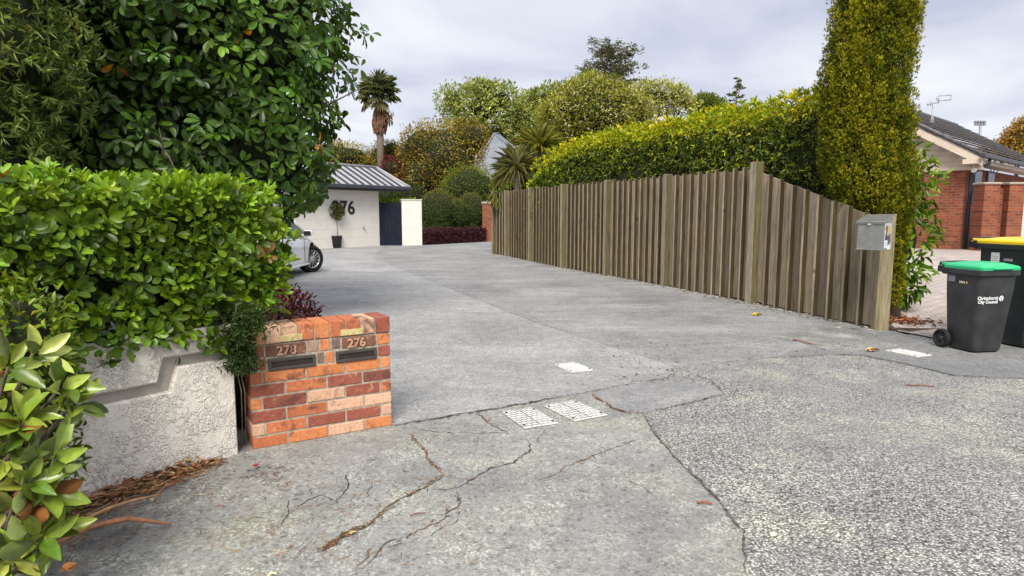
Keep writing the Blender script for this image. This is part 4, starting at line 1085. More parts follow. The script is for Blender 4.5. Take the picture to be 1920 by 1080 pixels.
for k in range(12):
    c = hpath(np.array([tot * (k + .5) / 12]))[0][0]; mb.tube([Vector(c), Vector(c) + Vector((.1, .05, 1.2)), Vector(c) + Vector((0, .1, 2.2))], [.05, .04, .015], 6)
mb.build('stems', BARK, hg, world=True)

# ------------------------------------------------------------------ golden column conifer
cf = thing('golden_conifer', (5.28, 8.75, 0), 'tall golden-green column conifer with a ragged skirt beside the letterbox post', 'conifer')
lv = Leaves()
def crad(z): return np.interp(z, [.2, .6, 1.2, 1.55, 2.0, 3.0, 4.4, 5.6, 6.6, 7.1], [.09, .13, .26, .46, .455, .44, .395, .32, .20, .05])
def cctr(z): return np.interp(z, [0, 1.0, 2.0, 3.0, 4.4, 7], [5.26, 5.06, 4.75, 4.72, 4.80, 4.88])
# upright plumes crowded over the column; each plume is golden at its tip and edge and green at its foot
nc = 2600; cz = np.concatenate([1.30 + 5.55 * rng.random(nc - 230), .12 + 1.25 * rng.random(230)]); ct = np.round(rng.uniform(-math.pi, math.pi, nc) / (2 * math.pi / 24)) * (2 * math.pi / 24) + rng.normal(0, .05, nc) + .12 * np.sin(cz * 1.1) + .06 * np.sin(cz * 2.7)
cR = crad(cz) * (1 + .06 * np.sin(ct * 7 + cz * .6) + rng.normal(0, .10, nc) + .07 * np.sin(ct * 5 + cz * 4.3) * np.sin(cz * 3.1 + ct * 2)); cR[:700] *= .84; ct[:700] = rng.uniform(-math.pi, math.pi, 700); ch_ = rng.uniform(.24, .50, nc) * np.where(cz < 1.4, .6, 1); cw_ = rng.uniform(.048, .085, nc) * np.where(cz < 1.4, .7, 1)
cg = np.clip(.36 + rng.normal(0, .32, nc) + .30 * np.sin(ct * 3 + cz * .8), 0, 1)
dk = [(.065, .095, .014), (.09, .12, .016), (.045, .068, .012)]; gd = [(.30, .28, .016), (.42, .38, .020), (.21, .22, .016)]
for i in range(2):
    k = 26 if i == 0 else 10
    ii = np.repeat(np.arange(nc), k); n = len(ii); h = rng.random(n) ** .8; az = rng.uniform(0, 6.28, n)
    w = cw_[ii] * np.sqrt(np.clip(1 - h ** 2.2, 0.02, 1)) * (1 if i == 0 else .6)
    out = np.stack([np.cos(ct[ii]), np.sin(ct[ii]), 0 * h], 1); tan = np.stack([-out[:, 1], out[:, 0], 0 * h], 1)
    P = np.stack([cctr(cz[ii]), np.full(n, 8.78), cz[ii]], 1) + out * (cR[ii] + .05 * h + w * np.cos(az))[:, None] + tan * (w * np.sin(az))[:, None]; P[:, 2] += h * ch_[ii]
    A = nrm(out * (.35 + .4 * np.cos(az))[:, None] + tan * (.5 * np.sin(az))[:, None] + np.array([0, 0, .9]) + rng.normal(0, .22, (n, 3)))
    isg = rng.random(n) < np.clip(cg[ii] + (h - .5) * 1.1, .03, .95); tint = pick(n, dk, [3, 3, 2]); tg = pick(n, gd, [3, 1.5, 3]); tint[isg] = tg[isg]
    whorl(lv, P, A, 4, (.05, .75), .044, .011, None, None, T_SPRAY, jit=.25, tint=tint, start=0)
V, Fs = ICO
zz = V[:, 2] * 2.75 + 4.1; rr = crad(zz) * .74 * np.sqrt(np.maximum(0, 1 - (V[:, 2]) ** 8)); q = nrm(V * np.array([1, 1, 0]) + 1e-6)
lv.mesh(np.stack([cctr(zz) + q[:, 0] * rr, 8.78 + q[:, 1] * rr, zz], 1), Fs, 1)  # added dark core; grooves between the plumes show it as shade
lv.build('crown', [NEEDLE, CORE], cf)
mb = MB(); mb.tube([(5.28, 8.75, -.05), (5.14, 8.76, 1.0), (4.84, 8.78, 2.2), (4.84, 8.78, 5.5)], [.10, .085, .07, .03], 9)
for k in range(3): mb.tube([(5.26 + .02 * k, 8.76, .03), (5.16 - .05 * k, 8.76, .8), (4.84 + .06 * k, 8.74, 1.6)], [.03, .025, .02], 6)
mb.build('trunk', BARK, cf, world=True)
tree('laurel_bush', 'glossy broad-leaved bush growing to the right of the golden conifer', 'bush', (5.75, 9.3, 0),
     [((5.62, 9.25, 1.05), (.42, .4, .75)), ((5.72, 9.3, 1.9), (.34, .35, .55)), ((5.5, 9.1, .55), (.38, .3, .42))], 620, (.15, .055), [(.05, .11, .018), (.08, .16, .025), (.13, .22, .035), (.035, .08, .015)], [3, 3, 2, 2],
     mat=LEAF, tm=T_LANC, trunk_r=.03, seed=51, lump=.3, lf=4, crown_name='foliage', corek=.45, droop=.45, up=.1)
lv = Leaves(); n = 240; P = np.stack([5.15 + rng.normal(0, .16, n), 8.35 + rng.normal(0, .16, n), np.full(n, .04) + rng.random(n) * .02], 1)
lv.add(P, rng.normal(0, 1, (n, 3)) * np.array([1, 1, .1]), rng.normal(0, .3, (n, 3)) + np.array([0, 0, 1]), .07, .03, pick(n, [(.25, .09, .04), (.35, .16, .07), (.14, .06, .04)], [2, 1, 2]), T_LANC)
o = lv.build('fallen_foliage', [LITTER]); tag(o, 'rust-coloured dead leaves at the foot of the golden conifer', 'litter', kind='stuff')

# ------------------------------------------------------------------ wheelie bins
def rrect(wx, wy, r, n=4):
    pts = []
    for cx, cy, a0 in ((wx / 2 - r, wy / 2 - r, 0), (-wx / 2 + r, wy / 2 - r, 90), (-wx / 2 + r, -wy / 2 + r, 180), (wx / 2 - r, -wy / 2 + r, 270)):
        for k in range(n + 1):
            a = math.radians(a0 + 90 * k / n); pts.append((cx + r * math.cos(a), cy + r * math.sin(a)))
    return pts
def loft(mb, rings, mi=0, tint=(1, 1, 1), cap0=True, cap1=True, smooth=False, M=None):
    n = len(rings[0]); vs = [p for r in rings for p in r]; fs = []
    for i in range(len(rings) - 1):
        for k in range(n): fs.append([i * n + k, i * n + (k + 1) % n, (i + 1) * n + (k + 1) % n, (i + 1) * n + k])
    if cap0: fs.append(list(range(n))[::-1])
    if cap1: fs.append([(len(rings) - 1) * n + k for k in range(n)])
    mb.add(vs, fs, mi, tint, M, smooth)
def bin_(name, loc, rz, W, Dp, H, body, lidm, label, council):
    t = thing(name, loc, label, 'bin', rz, 'wheelie bins')
    mb = MB()
    def ring(k, z, grow=0, yo=0): return [(x, y + yo, z) for x, y in rrect(W * k + grow, Dp * (k - .02) + grow, .05)]
    loft(mb, [ring(.74, .015, 0, .02), ring(.77, .05, 0, .02), ring(.93, H * .70, 0, .005), ring(.96, H - .075)], smooth=False)
    mb.build('body', body, t)
    mb = MB()
    rr = lambda wx, wy, z, yo=0: [(x, y + yo, z) for x, y in rrect(wx, wy, .045)]
    loft(mb, [rr(W * .97, Dp * .95, H - .10), rr(W * 1.05, Dp * 1.03, H - .092), rr(W * 1.06, Dp * 1.04, H - .045), rr(W * 1.03, Dp * 1.01, H - .040)])
    mb.box((0, Dp * .56, H - .085), (W * .80, .10, .06), bevel=.02, seg=2)
    for sx in (-1, 1): mb.box((sx * W * .40, Dp * .60, H - .06), (.035, .14, .07), bevel=.012)
    mb.tube([(-W * .46, Dp * .64, H - .03), (W * .46, Dp * .64, H - .03)], .016, 10)
    mb.build('rim', body, t)
    mb = MB()
    loft(mb, [rr(W * 1.03, Dp * 1.04, H - .038), rr(W * 1.035, Dp * 1.05, H - .012), rr(W * .98, Dp * .99, H + .004), rr(W * .62, Dp * .62, H + .030), rr(W * .5, Dp * .5, H + .034)], smooth=False)
    mb.box((0, Dp * .54, H - .006), (W * .86, .16, .030), bevel=.012, seg=2)
    for sx in (-1, 1): mb.box((sx * W * .36, Dp * .05, H + .006), (.05, Dp * .7, .022), bevel=.01)
    mb.box((0, -Dp * .535, H - .02), (W * .5, .03, .02), bevel=.008)
    lid = mb.build('lid', lidm, t)
    mb = MB(); mb.tube([(-W * .45, Dp * .64, H + .004), (-W * .2, Dp * .655, H + .012), (W * .2, Dp * .655, H + .012), (W * .45, Dp * .64, H + .004)], .013, 10); mb.build('lid_handle', body, lid)
    wr = .10 if H < 1 else .115
    ax = MB(); ax.tube([(-W * .5, Dp * .40, wr), (W * .5, Dp * .40, wr)], .012, 8); ax.build('axle', BLACKM, t)
    for sx in (-1, 1):
        Mw = Matrix.Translation((sx * (W * .5 - .005), Dp * .40, wr)) @ Matrix.Rotation(sx * math.pi / 2, 4, 'Y')
        w_ = MB(); w_.lathe([(wr * .70, -.028), (wr * .93, -.028), (wr, -.014), (wr, .014), (wr * .93, .028), (wr * .70, .028)], 28, M=Mw, close=True); tyre = w_.build('wheel', RUBBER, t)
        h = MB(); h.lathe([(0, -.015), (wr * .72, -.015), (wr * .72, .008), (wr * .62, .012), (wr * .55, .002), (wr * .24, .004), (wr * .22, .024), (0, .026)], 28, M=Mw)
        for k in range(5): h.box((wr * .42 * math.cos(k * 1.2566), wr * .42 * math.sin(k * 1.2566), .008), (wr * .4, .014, .014), M=Mw, rz=k * 1.2566, bevel=.003)
        h.build('hub', BLACKP, tyre)
    # printing: front face leans with the taper
    def yf(z): return -(Dp * (np.interp(z, [.05, H * .70], [.77, .93]) - .02)) / 2 + np.interp(z, [.05, H * .7], [.02, .005])
    lean = math.atan2(yf(.2) - yf(.6), .4)
    if council:
        zc = H * .63
        Mt = Matrix.Translation((-.02, yf(zc) - .0022, zc)) @ Matrix.Rotation(lean, 4, 'X')
        mb = MB(); text_into(mb, 'Christchurch\nCity Council', .046, Mt @ Matrix.Translation((.035, 0, -.004)), .0008, align='RIGHT', bold=.0012)
        cx, r = .072, .026
        for a0, a1, rr0, rr1 in [(20, 340, 0, 0)]:
            vs = [(cx + r * math.cos(a * .2618), 0, .006 + r * 1.1 * math.sin(a * .2618)) for a in range(24)]; mb.add(vs, [list(range(24))], M=Mt)
        mb.build('council_lettering', WHITEP, t)
        d2 = MB()
        for px_, pz, w_, h_ in [(0, -.012, .010, .03), (-.011, .008, .006, .02), (.011, .008, .006, .02)]:
            d2.add([(cx + px_ + w_ * .5 * math.cos(a * .7854), -.001, .006 + pz + h_ * .5 * math.sin(a * .7854)) for a in range(8)], [list(range(8))], M=Mt)
        d2.build('emblem_cutout', BLACKP, t)
    Ms = Matrix.Translation((-W * .475, 0, H * .83)) @ Matrix.Rotation(-math.pi / 2, 4, 'Z')
    sk = MB()
    def lab(x0, x1, z0, z1, tt, e=0): sk.add([(x0, -.004 - e, z0), (x1, -.004 - e, z0), (x1, -.004 - e, z1), (x0, -.004 - e, z1)], [[0, 1, 2, 3]], 0, tt, Ms)
    def nxt():
        sk.build('side_label', TINT, t, recalc=False); sk.__init__()
    if council:
        lab(-.17, -.08, -.03, .045, (.10, .10, .105)); [lab(-.165, -.09, -.02 + .018 * q, -.012 + .018 * q, (.3, .3, .3), .0008) for q in range(3)]; nxt()
        [lab(-.03 + .018 * q, -.018 + .018 * q, -.035, -.012, (.6, .6, .55)) for q in range(4)]; lab(.05, .066, -.036, -.012, (.75, .40, .05))
    else:
        lab(-.17, -.07, -.05, .06, (.66, .66, .62)); [lab(-.16, -.085, -.03 + .022 * q, -.022 + .022 * q, (.35, .36, .36), .0008) for q in range(3)]; nxt()
        lab(-.02, .08, -.025, .0, (.4, .41, .41)); [lab(-.012 + .022 * q, .002 + .022 * q, -.02, -.005, (.12, .13, .13), .0008) for q in range(4)]
    sk.build('printed_label', TINT, t, recalc=False)
    return t
bin_('wheelie_bin', (4.90, 6.66, .016), math.radians(10), .46, .47, .90, BLACKP, GREENP, 'black wheelie bin with a green lid standing on the path', True)
bin_('wheelie_bin', (5.62, 6.98, .016), math.radians(12), .58, .70, 1.14, NAVYP, YELLOWP, 'taller dark wheelie bin with a yellow lid behind the green-lidded bin', False)
# ------------------------------------------------------------------ brick house on the right
HC = Vector((13.98, 20.0, .32)); HGd = Vector((-.67, .742, 0)).normalized(); HS = Vector((.742, .67, 0)).normalized()
house = thing('brick_house', HC, 'red brick house with a dark tiled gable roof and cream weatherboard gable on the right', 'house')
WH = 2.55
def wallbox(name, o, d, L, z0, z1, th, mat, parent, out=0.0):
    """a wall from o along d; its face looks to the viewer's side"""
    M = frame(Vector((o.x, o.y, 0)), d); mb = MB(); mb.box((L / 2, th / 2 - out, (z0 + z1) / 2), (L, th, z1 - z0), M=M)
    me = mb
    # keep local axes so the courses run level along the wall
    ob = MB(); ob.box((L / 2, th / 2 - out, (z0 + z1) / 2), (L, th, z1 - z0)); x = ob.build(name, mat, parent)
    loc = WM[parent.name].inverted() @ M; x.matrix_local = loc
    return x
G0 = HC + HGd * 8.0
wallbox('gable_wall', G0, -HGd, 8.0, HC.z - .1, HC.z + WH, .22, HBRICK, house)
wallbox('side_wall', HC + HS * .002 - HGd * 0, HS, 14, HC.z - .1, HC.z + WH, .22, HBRICK, house, -.003)
wallbox('plinth', HC + HGd * 3.2, -HGd, 3.12, HC.z - .1, HC.z + .42, .20, HBRICK, house, .19)
# gable triangle of weatherboards
Mg = frame(HC + HGd * 8.4 + Vector((0, 0, WH)), -HGd)
sl_ = .60; ov = .45
mb = MB()
nb_ = 12; bh_ = .19
for k in range(nb_):
    z0 = k * bh_; 
    x0 = max(0, (z0) / sl_ - .25); x1 = 8.8 - x0
    xa = max(0, (z0 + bh_) / sl_ - .25); xb = 8.8 - xa
    if x1 - x0 < .2 or xb < xa: break
    mb.add([(x0, -.035, z0), (x1, -.035, z0), (xb, -.010, z0 + bh_), (xa, -.010, z0 + bh_), (x0, .1, z0), (x1, .1, z0), (xb, .1, z0 + bh_), (xa, .1, z0 + bh_)],
           [[0, 1, 2, 3], [5, 4, 7, 6], [4, 5, 1, 0], [1, 5, 6, 2], [4, 0, 3, 7], [3, 2, 6, 7]], M=Mg)
mb.build('weatherboards', CREAM, house, world=True)
mb = MB(); mb.box((4.4, .12, -.05), (8.8, .36, .10), M=Mg); mb.build('soffit', CREAM, house, world=True)
# roof: two pitched planes of tile courses
ze = WH + .30
def roof_plane(sgn):
    """courses run along the house; sgn +1: the side facing the street, -1: far side"""
    mb = MB()
    nC = 13; run = 4.45; L = 15.5
    for k in range(nC):
        a, b = run * k / nC, run * (k + 1) / nC + .02
        for q in range(40):
            y0, y1 = -.45 + L * q / 40, -.45 + L * (q + 1) / 40 - .012
            za, zb = ze + a * sl_, ze + b * sl_
            th = .10
            def P(u, y, z):
                t_ = (-ov + u) if sgn > 0 else (8.0 + ov - u)
                p = HC + HGd * t_ + HS * y; return (p.x, p.y, HC.z + z)
            h = random.uniform(0, .006)
            vs = [P(a, y0, za + th + h), P(a, y1, za + th + h), P(b, y1, zb + h), P(b, y0, zb + h), P(a, y0, za + th - .022), P(a, y1, za + th - .022), P(b, y1, zb - .03), P(b, y0, zb - .03)]
            mb.add(vs, [[0, 1, 2, 3], [4, 5, 1, 0], [5, 6, 2, 1], [7, 4, 0, 3], [6, 7, 3, 2], [7, 6, 5, 4]])
    return mb
rm = roof_plane(1); r2 = roof_plane(-1); rm.add(r2.v, r2.f)
roof = rm.build('roof', ROOFT, house, world=True)
mb = MB()
rp = lambda u, y, z: HC + HGd * u + HS * y + Vector((0, 0, z))
mb.tube([rp(4.0, -.5, ze + 4.45 * sl_ + .02), rp(4.0, 15, ze + 4.45 * sl_ + .02)], .09, 8)
mb.tube([rp(-ov, -.46, ze + .05), rp(4.0, -.46, ze + 4.45 * sl_ + .05)], .06, 6); mb.tube([rp(8 + ov, -.46, ze + .05), rp(4.0, -.46, ze + 4.45 * sl_ + .05)], .06, 6)
mb.build('ridge_tiles', ROOFT, roof, world=True)
# barge boards, gutters
mb = MB()
for s in (1, -1):
    u0, u1 = (-ov - .05, 4.0) if s > 0 else (8 + ov + .05, 4.0)
    for a, b, w0, w1, m_ in [(0, 1, -.26, -.06, 0)]:
        A_, B_ = rp(u0, -.47, ze - .08), rp(u1, -.47, ze + 4.45 * sl_ - .08)
        A2, B2 = rp(u0, -.40, ze - .08), rp(u1, -.40, ze + 4.45 * sl_ - .08)
        dz = Vector((0, 0, .24)); mb.add([A_ - dz, B_ - dz, B_, A_, A2 - dz, B2 - dz, B2, A2], [[0, 1, 2, 3], [5, 4, 7, 6], [4, 5, 1, 0], [3, 2, 6, 7], [4, 0, 3, 7], [1, 5, 6, 2]])
mb.build('barge_board', CREAM, house, world=True)
mb = MB()
for s in (1, -1):
    u0, u1 = (-ov - .05, 4.0) if s > 0 else (8 + ov + .05, 4.0)
    A_, B_ = rp(u0, -.49, ze - .07), rp(u1, -.49, ze + 4.45 * sl_ - .07); A2, B2 = rp(u0, -.39, ze - .07), rp(u1, -.39, ze + 4.45 * sl_ - .07)
    dz = Vector((0, 0, .10)); mb.add([A_, B_, B_ + dz, A_ + dz, A2, B2, B2 + dz, A2 + dz], [[0, 1, 2, 3], [5, 4, 7, 6], [4, 5, 1, 0], [3, 2, 6, 7], [4, 0, 3, 7], [1, 5, 6, 2]])
mb.build('barge_flashing', GUTTER, house, world=True)
mb = MB(); Mgu = frame(rp(-ov - .09, -.55, ze - .01), HS)
mb.box((7.5, 0, 0), (15.2, .13, .13), M=Mgu, bevel=.02); mb.build('gutter', GUTTER, house, world=True)
mb = MB(); Mgu2 = frame(rp(-ov + .02, -.50, ze - .17), HS); mb.box((7.5, .21, .0), (15.0, .42, .14), M=Mgu2); mb.build('eave_box', CREAM, house, world=True)
mb = MB(); dp = rp(-.10, .30, 0)
mb.tube([rp(-ov - .06, .35, ze - .08), rp(-ov - .06, .35, ze - .22), rp(-.10, .22, WH - .22), rp(-.10, .22, .02)], .05, 10); mb.build('downpipe', GUTTER, house, world=True)
mb = MB(); c = rp(-.22, -.12, WH - .10)
mb.lathe([(.03, -.06), (.06, -.04), (.085, .04), (.075, .06), (0, .05)], 14, M=Matrix.Translation(c) @ Matrix.Rotation(2.1, 4, 'X')); mb.tube([c + Vector((0, 0, .08)), c + Vector((0, .03, .16))], .015, 6); mb.build('security_light', WHITEP, house, world=True)
for y0 in (.9, 2.6):
    mb = MB(); Mw = frame(rp(-.004, y0, WH - 1.05), HS)
    mb.box((.45, -.01, .5), (1.0, .05, 1.1), M=Mw, bevel=.01); fr_ = mb.build('window', GUTTER, house, world=True)
    mb = MB(); mb.box((.45, -.04, .5), (.84, .012, .94), M=Mw); mb.build('pane', CGLASS, fr_, world=True)

# brick garden wall with piers and a steel fence panel beside the house
gw = thing('brick_wall', (14.9, 19.6, .32), 'red brick garden wall with two capped piers beside the brick house', 'wall')
def pier(name, px_, D, w, zt, parent, mat=HBRICK):
    p = at(px_, 440, D); M = Matrix.Translation((p.x, p.y, .25)); mb = MB(); mb.box((0, 0, (zt - .25) / 2), (w, w, zt - .25)); x = mb.build(name, mat, parent); x.matrix_local = WM[parent.name].inverted() @ M
    return p
for px_ in (1843, 1889):
    p = pier('pier', px_, 19.5, .46, 2.30, gw)
    mb = MB(); mb.box((p.x, p.y, 2.335), (.54, .54, .07), bevel=.02); mb.build('pier_cap', MORTAR, gw, world=True)
a = at(1846, 440, 19.6); ob = MB(); ob.box((.36, 0, 1.0), (.72, .2, 2.0)); x = ob.build('wall_panel', HBRICK, gw); x.matrix_local = WM[gw.name].inverted() @ Matrix.Translation((a.x, a.y, .20))
sf = thing('steel_fence', (15.9, 19.5, .32), 'cream corrugated steel fence panel at the right edge beside the brick piers', 'fence')
mb = MB(); a = at(1899, 440, 19.5)
for k in range(26): mb.box((a.x + .09 + k * .18, a.y + (.02 if k % 2 else 0), 1.28), (.178, .03, 1.98), bevel=.008)
mb.build('steel_sheet', CREAMG, sf, world=True)
mb = MB(); mb.box((a.x + 2.4, a.y, 2.30), (4.9, .07, .06), bevel=.01); mb.build('top_rail', CREAMG, sf, world=True)

# aerial, floodlight mast
ta = thing('television_aerial', rp(3.9, 1.2, ze + 4.45 * sl_), 'thin television aerial on a lattice mast on the tiled roof', 'aerial')
b = at(1748, 236, 24.0); tp = at(1749, 192, 24.0)
mb = MB(); mb.tube([b - Vector((0, 0, .5)), tp], [.022, .018], 6); mb.tube([b - Vector((.15, 0, .4)), b.lerp(tp, .55)], .010, 5); mb.tube([b + Vector((.17, 0, -.4)), b.lerp(tp, .55)], .010, 5); mb.build('mast', MET, ta, world=True)
mb = MB(); q = lambda x, y: at(x, y, 24.0)
for pts in ([(1738, 196), (1760, 192)], [(1760, 194), (1760, 180)], [(1760, 180), (1783, 178), (1783, 187), (1760, 189)], [(1757, 181), (1757, 189)], [(1740, 192), (1740, 199)], [(1745, 190), (1745, 198)]):
    mb.tube([q(*p) for p in pts], .016, 5)
mb.build('dipole', MET, ta, world=True)
fl = thing('floodlight_mast', (at(1838, 400, 150).x, 150, 0), 'distant sports floodlight mast beyond the tiled roof', 'mast')
mb = MB(); mb.tube([at(1838, 400, 150) - Vector((0, 0, 1)), at(1838, 236, 150)], [.45, .28], 8); mb.build('mast_pole', MET, fl, world=True)
mb = MB(); c = at(1838, 230, 150)
for i in range(4):
    for j in range(2): mb.box(c + Vector((-.98 + .65 * i, 0, -.4 + .6 * j)), (.56, .4, .5), bevel=.06)
mb.box(c + Vector((0, .3, 0)), (2.7, .12, .2)); mb.build('lamp_bank', MET, fl, world=True)

# ------------------------------------------------------------------ white block garage at the end of the drive
GA = Vector((-9.4, 24.75, 0)); GC = Vector((-5.93, 28.70, 0)); GC = gp(712, 461.2); GA = gp(585, 468); gd_ = (GC - GA).normalized(); GA = GC - gd_ * 6.4
gar = thing('white_garage', GA.lerp(GC, .5), 'low white block garage with big black house numbers and a grey ribbed steel roof', 'garage')
MG_ = frame(GA, gd_); LG = 6.4; ZG = 2.42
def gbox(name, c, s, mat, parent=None, bevel=0):
    ob = MB(); ob.box(c, s, bevel=bevel); x = ob.build(name, mat, parent or gar); x.matrix_local = WM[(parent or gar).name].inverted() @ MG_; return x
gbox('front_wall', (LG / 2, .1, ZG / 2 - .05), (LG, .2, ZG + .1), BLOCK)
gbox('end_wall', (LG - .1, 1.5, ZG / 2 - .052), (.2, 2.58, ZG + .096), BLOCK)
OV = .55; x1 = LG + 1.4; RP = 1.9; RZ = .95; RB = ZG + .18
mb = MB(); mb.box((x1 / 2 - .2, -.0 + 1.3, ZG + .06), (x1 + .36, 3.5, .10), M=MG_); mb.build('soffit', CREAMG, gar, world=True)
mb = MB(); mb.box((x1 / 2 - .2, -OV + .09, ZG + .06), (x1 + .4, .03, .14), M=MG_); mb.box((x1 / 2 - .2, -OV, ZG + .15), (x1 + .5, .14, .17), M=MG_, bevel=.03)
mb.box((x1 + .04, 1.4, ZG + .15), (.14, 3.7, .17), M=MG_, bevel=.03)
mb.build('gutter', GUTTER, gar, world=True)
mb = MB(); e0 = (-.4, -OV, RB); e1 = (x1, -OV, RB); r0 = (-.4, -OV + RP, RB + RZ); r1 = (x1 - .3, -OV + RP, RB + RZ); b0 = (-.4, -OV + 2 * RP, RB); b1 = (x1, -OV + 2 * RP, RB)
mb.add([e0, e1, r1, r0, b0, b1], [[0, 1, 2, 3], [3, 2, 5, 4], [1, 5, 2]], M=MG_)
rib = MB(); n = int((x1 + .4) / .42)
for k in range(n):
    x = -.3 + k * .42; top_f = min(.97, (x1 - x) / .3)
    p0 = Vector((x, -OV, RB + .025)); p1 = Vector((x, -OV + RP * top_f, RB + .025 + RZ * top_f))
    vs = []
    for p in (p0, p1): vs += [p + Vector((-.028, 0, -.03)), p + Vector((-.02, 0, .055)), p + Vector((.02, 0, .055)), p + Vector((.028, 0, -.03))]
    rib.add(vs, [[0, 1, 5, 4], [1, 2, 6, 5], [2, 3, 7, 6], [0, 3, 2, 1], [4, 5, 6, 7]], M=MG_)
mb.tube([MG_ @ (Vector(e1) + Vector((0, 0, .03))), MG_ @ (Vector(r1) + Vector((0, 0, .04)))], .055, 6); mb.tube([MG_ @ (Vector(r0) + Vector((0, 0, .04))), MG_ @ (Vector(r1) + Vector((0, 0, .04)))], .06, 6)
groof = mb.build('roof', ROOFM, gar, world=True); rib.build('shade_toned_ribs', GUTTER, groof, world=True)  # charcoal on the ribs puts their shadow lines into the colour
mb = MB(); text_into(mb, '276', .80, MG_ @ Matrix.Translation((LG - 1.95, -.012, 1.42)), .012, bold=.012, spacing=1.0)
mb.build('house_number', BLACKM, gar, world=True)
tp_ = thing('garden_tap', MG_ @ Vector((LG - .93, -.06, .8)), 'small garden tap on the white garage wall below the number', 'tap')
mb = MB(); mb.tube([MG_ @ Vector((LG - .93, 0, .82)), MG_ @ Vector((LG - .93, -.10, .82)), MG_ @ Vector((LG - .93, -.12, .74))], .022, 8); mb.box((LG - .93, -.10, .88), (.10, .03, .03), M=MG_, bevel=.01); mb.tube([MG_ @ Vector((LG - .93, -.08, .82)), MG_ @ Vector((LG - .93, -.08, .87))], .012, 6); mb.build('tap_body', MET, tp_, world=True)
# gate and the low wall right of it
gt = thing('garden_gate', GC + gd_ * .5, 'dark navy vertical-board gate between white walls', 'gate')
GP0 = GC + gd_ * .03; GE = gp(754, 461); gdir = Vector((1, .10, 0)).normalized(); Mgt = frame(GP0, gdir); gwid = (GE - GP0).length
mb = MB(); nn_ = 7
for k in range(nn_): mb.box((gwid * (k + .5) / nn_, .06, .98), (gwid / nn_ - .006, .035, 1.90), M=Mgt, bevel=.004)
mb.build('gate_boards', NAVY, gt, world=True)
for z in (.45, 1.55): mb = MB(); mb.box((gwid / 2, .10, z), (gwid - .02, .04, .10), M=Mgt); mb.build('gate_rail', NAVY, gt, world=True)
lw = thing('white_wall', GE + Vector((.5, .05, 0)), 'short white block wall to the right of the navy gate', 'wall')
mb = MB(); ob = MB(); ob.box((.46, .1, 1.0), (.90, .2, 2.06)); x = ob.build('wall_block', BLOCK, lw); x.matrix_local = WM[lw.name].inverted() @ frame(GE + Vector((.01, 0, 0)), Vector((1, .4, 0)))
mb.box((.46, .1, 2.055), (.94, .24, .05), M=frame(GE + Vector((.01, 0, 0)), Vector((1, .4, 0)))); mb.build('wall_cap', CREAMG, lw, world=True)
# things at the foot of the garage wall
def rock(x, y, r, label, t, tall=1.0):
    p = gp(x, y); V, Fs = ICO; d = 1 + .22 * lumps(V, 2.2, int(x)); V = V * d[:, None] * np.array([r, r * .7, r * .7 * tall]) + np.array([p.x, p.y, r * .5 * tall])
    lv = Leaves(); lv.mesh(V, Fs, 0, t); tag(lv.build('rock', [LITTER]), label, 'rock', 'rocks by the garage wall')
rock(659, 463, .14, 'tallest grey-brown rock leaning by the garage wall', (.28, .24, .19), 1.7)
rock(671, 462, .10, 'small pale rock, middle one by the garage wall', (.40, .30, .22))
rock(682, 461, .15, 'flat tan rock, nearest to the navy gate', (.36, .25, .17), .6)
pot = gp(631, 465.5)
tp2 = thing('potted_topiary', (pot.x, pot.y, 0), 'small ball-headed tree in a tall black pot in front of the white garage', 'potted plant')
mb = MB(); mb.lathe([(0, .02), (.17, .0), (.20, .10), (.235, .40), (.25, .50), (.255, .53), (.225, .53), (.21, .46), (0, .46)], 24); mb.build('pot', BLACKM, tp2)
mb = MB(); mb.tube([(-.05, 0, .44), (-.06, 0, 1.25)], .012, 6); mb.tube([(.06, 0, .44), (.05, 0, 1.25)], .012, 6); mb.tube([(0, .03, .44), (.01, .02, 1.2)], .010, 6); mb.build('stems', PALE_TWIG, tp2)
lv = Leaves(); P, Nn, rad = shell([(np.array([pot.x, pot.y, 1.55]), np.array([.34, .32, .40]))], 1300, 77, .6, .25, 4)
lv.add(P, nrm(Nn + rng.normal(0, .7, P.shape)), Nn + rng.normal(0, .4, P.shape), .085, .03, pick(len(P), [(.055, .075, .03), (.09, .11, .05), (.03, .045, .018)], [3, 2, 2]), T_LANC); lv.build('foliage', [LEAFM], tp2)

# ------------------------------------------------------------------ silver-white car behind the hedge, only its front quarter in view
cx0, cy0 = -5.78, 12.05
car = thing('parked_car', (cx0, cy0 + 2.3, 0), 'silver-white car parked beside the hedge with its front wheel turned out', 'car')
st_ = [  # distance from tail, half width, sill height, belt height, deck height
    (.00, .62, .42, .70, .80), (.12, .80, .30, .86, .98), (.5, .86, .22, .92, 1.02), (1.0, .88, .20, .93, 1.0), (1.8, .89, .20, .92, .98), (2.8, .89, .20, .90, .97), (3.3, .885, .20, .87, .95), (3.7, .87, .20, .82, .90), (4.1, .83, .21, .74, .82), (4.38, .74, .25, .64, .70), (4.52, .58, .33, .54, .58)]
rings = []
for y, hw, s0, bz, dz in st_:
    half = [(hw * .80, s0), (hw * .955, s0 + .04), (hw * .995, s0 + .16), (hw, (s0 + bz) / 2 + .04), (hw * .985, bz - .06), (hw * .93, bz), (hw * .75, dz - .015), (hw * .4, dz)]
    rings.append([(x, y, z) for x, z in half] + [(-x, y, z) for x, z in half[::-1]])
mb = MB(); loft(mb, rings, smooth=True)
body = mb.build('body', [CARP, DARK], car); 
body.location = (0, -2.3, 0)
WR = .335; wheels = [(3.72, 1), (3.72, -1), (1.02, 1), (1.02, -1)]
cut = MB()
for wy, s in wheels:
    cut.tube([(s * .48, wy, WR + .02), (s * 1.2, wy, WR + .02)], WR + .055, 28, smooth=False)
cme = cut.build('cutter', [DARK], None)
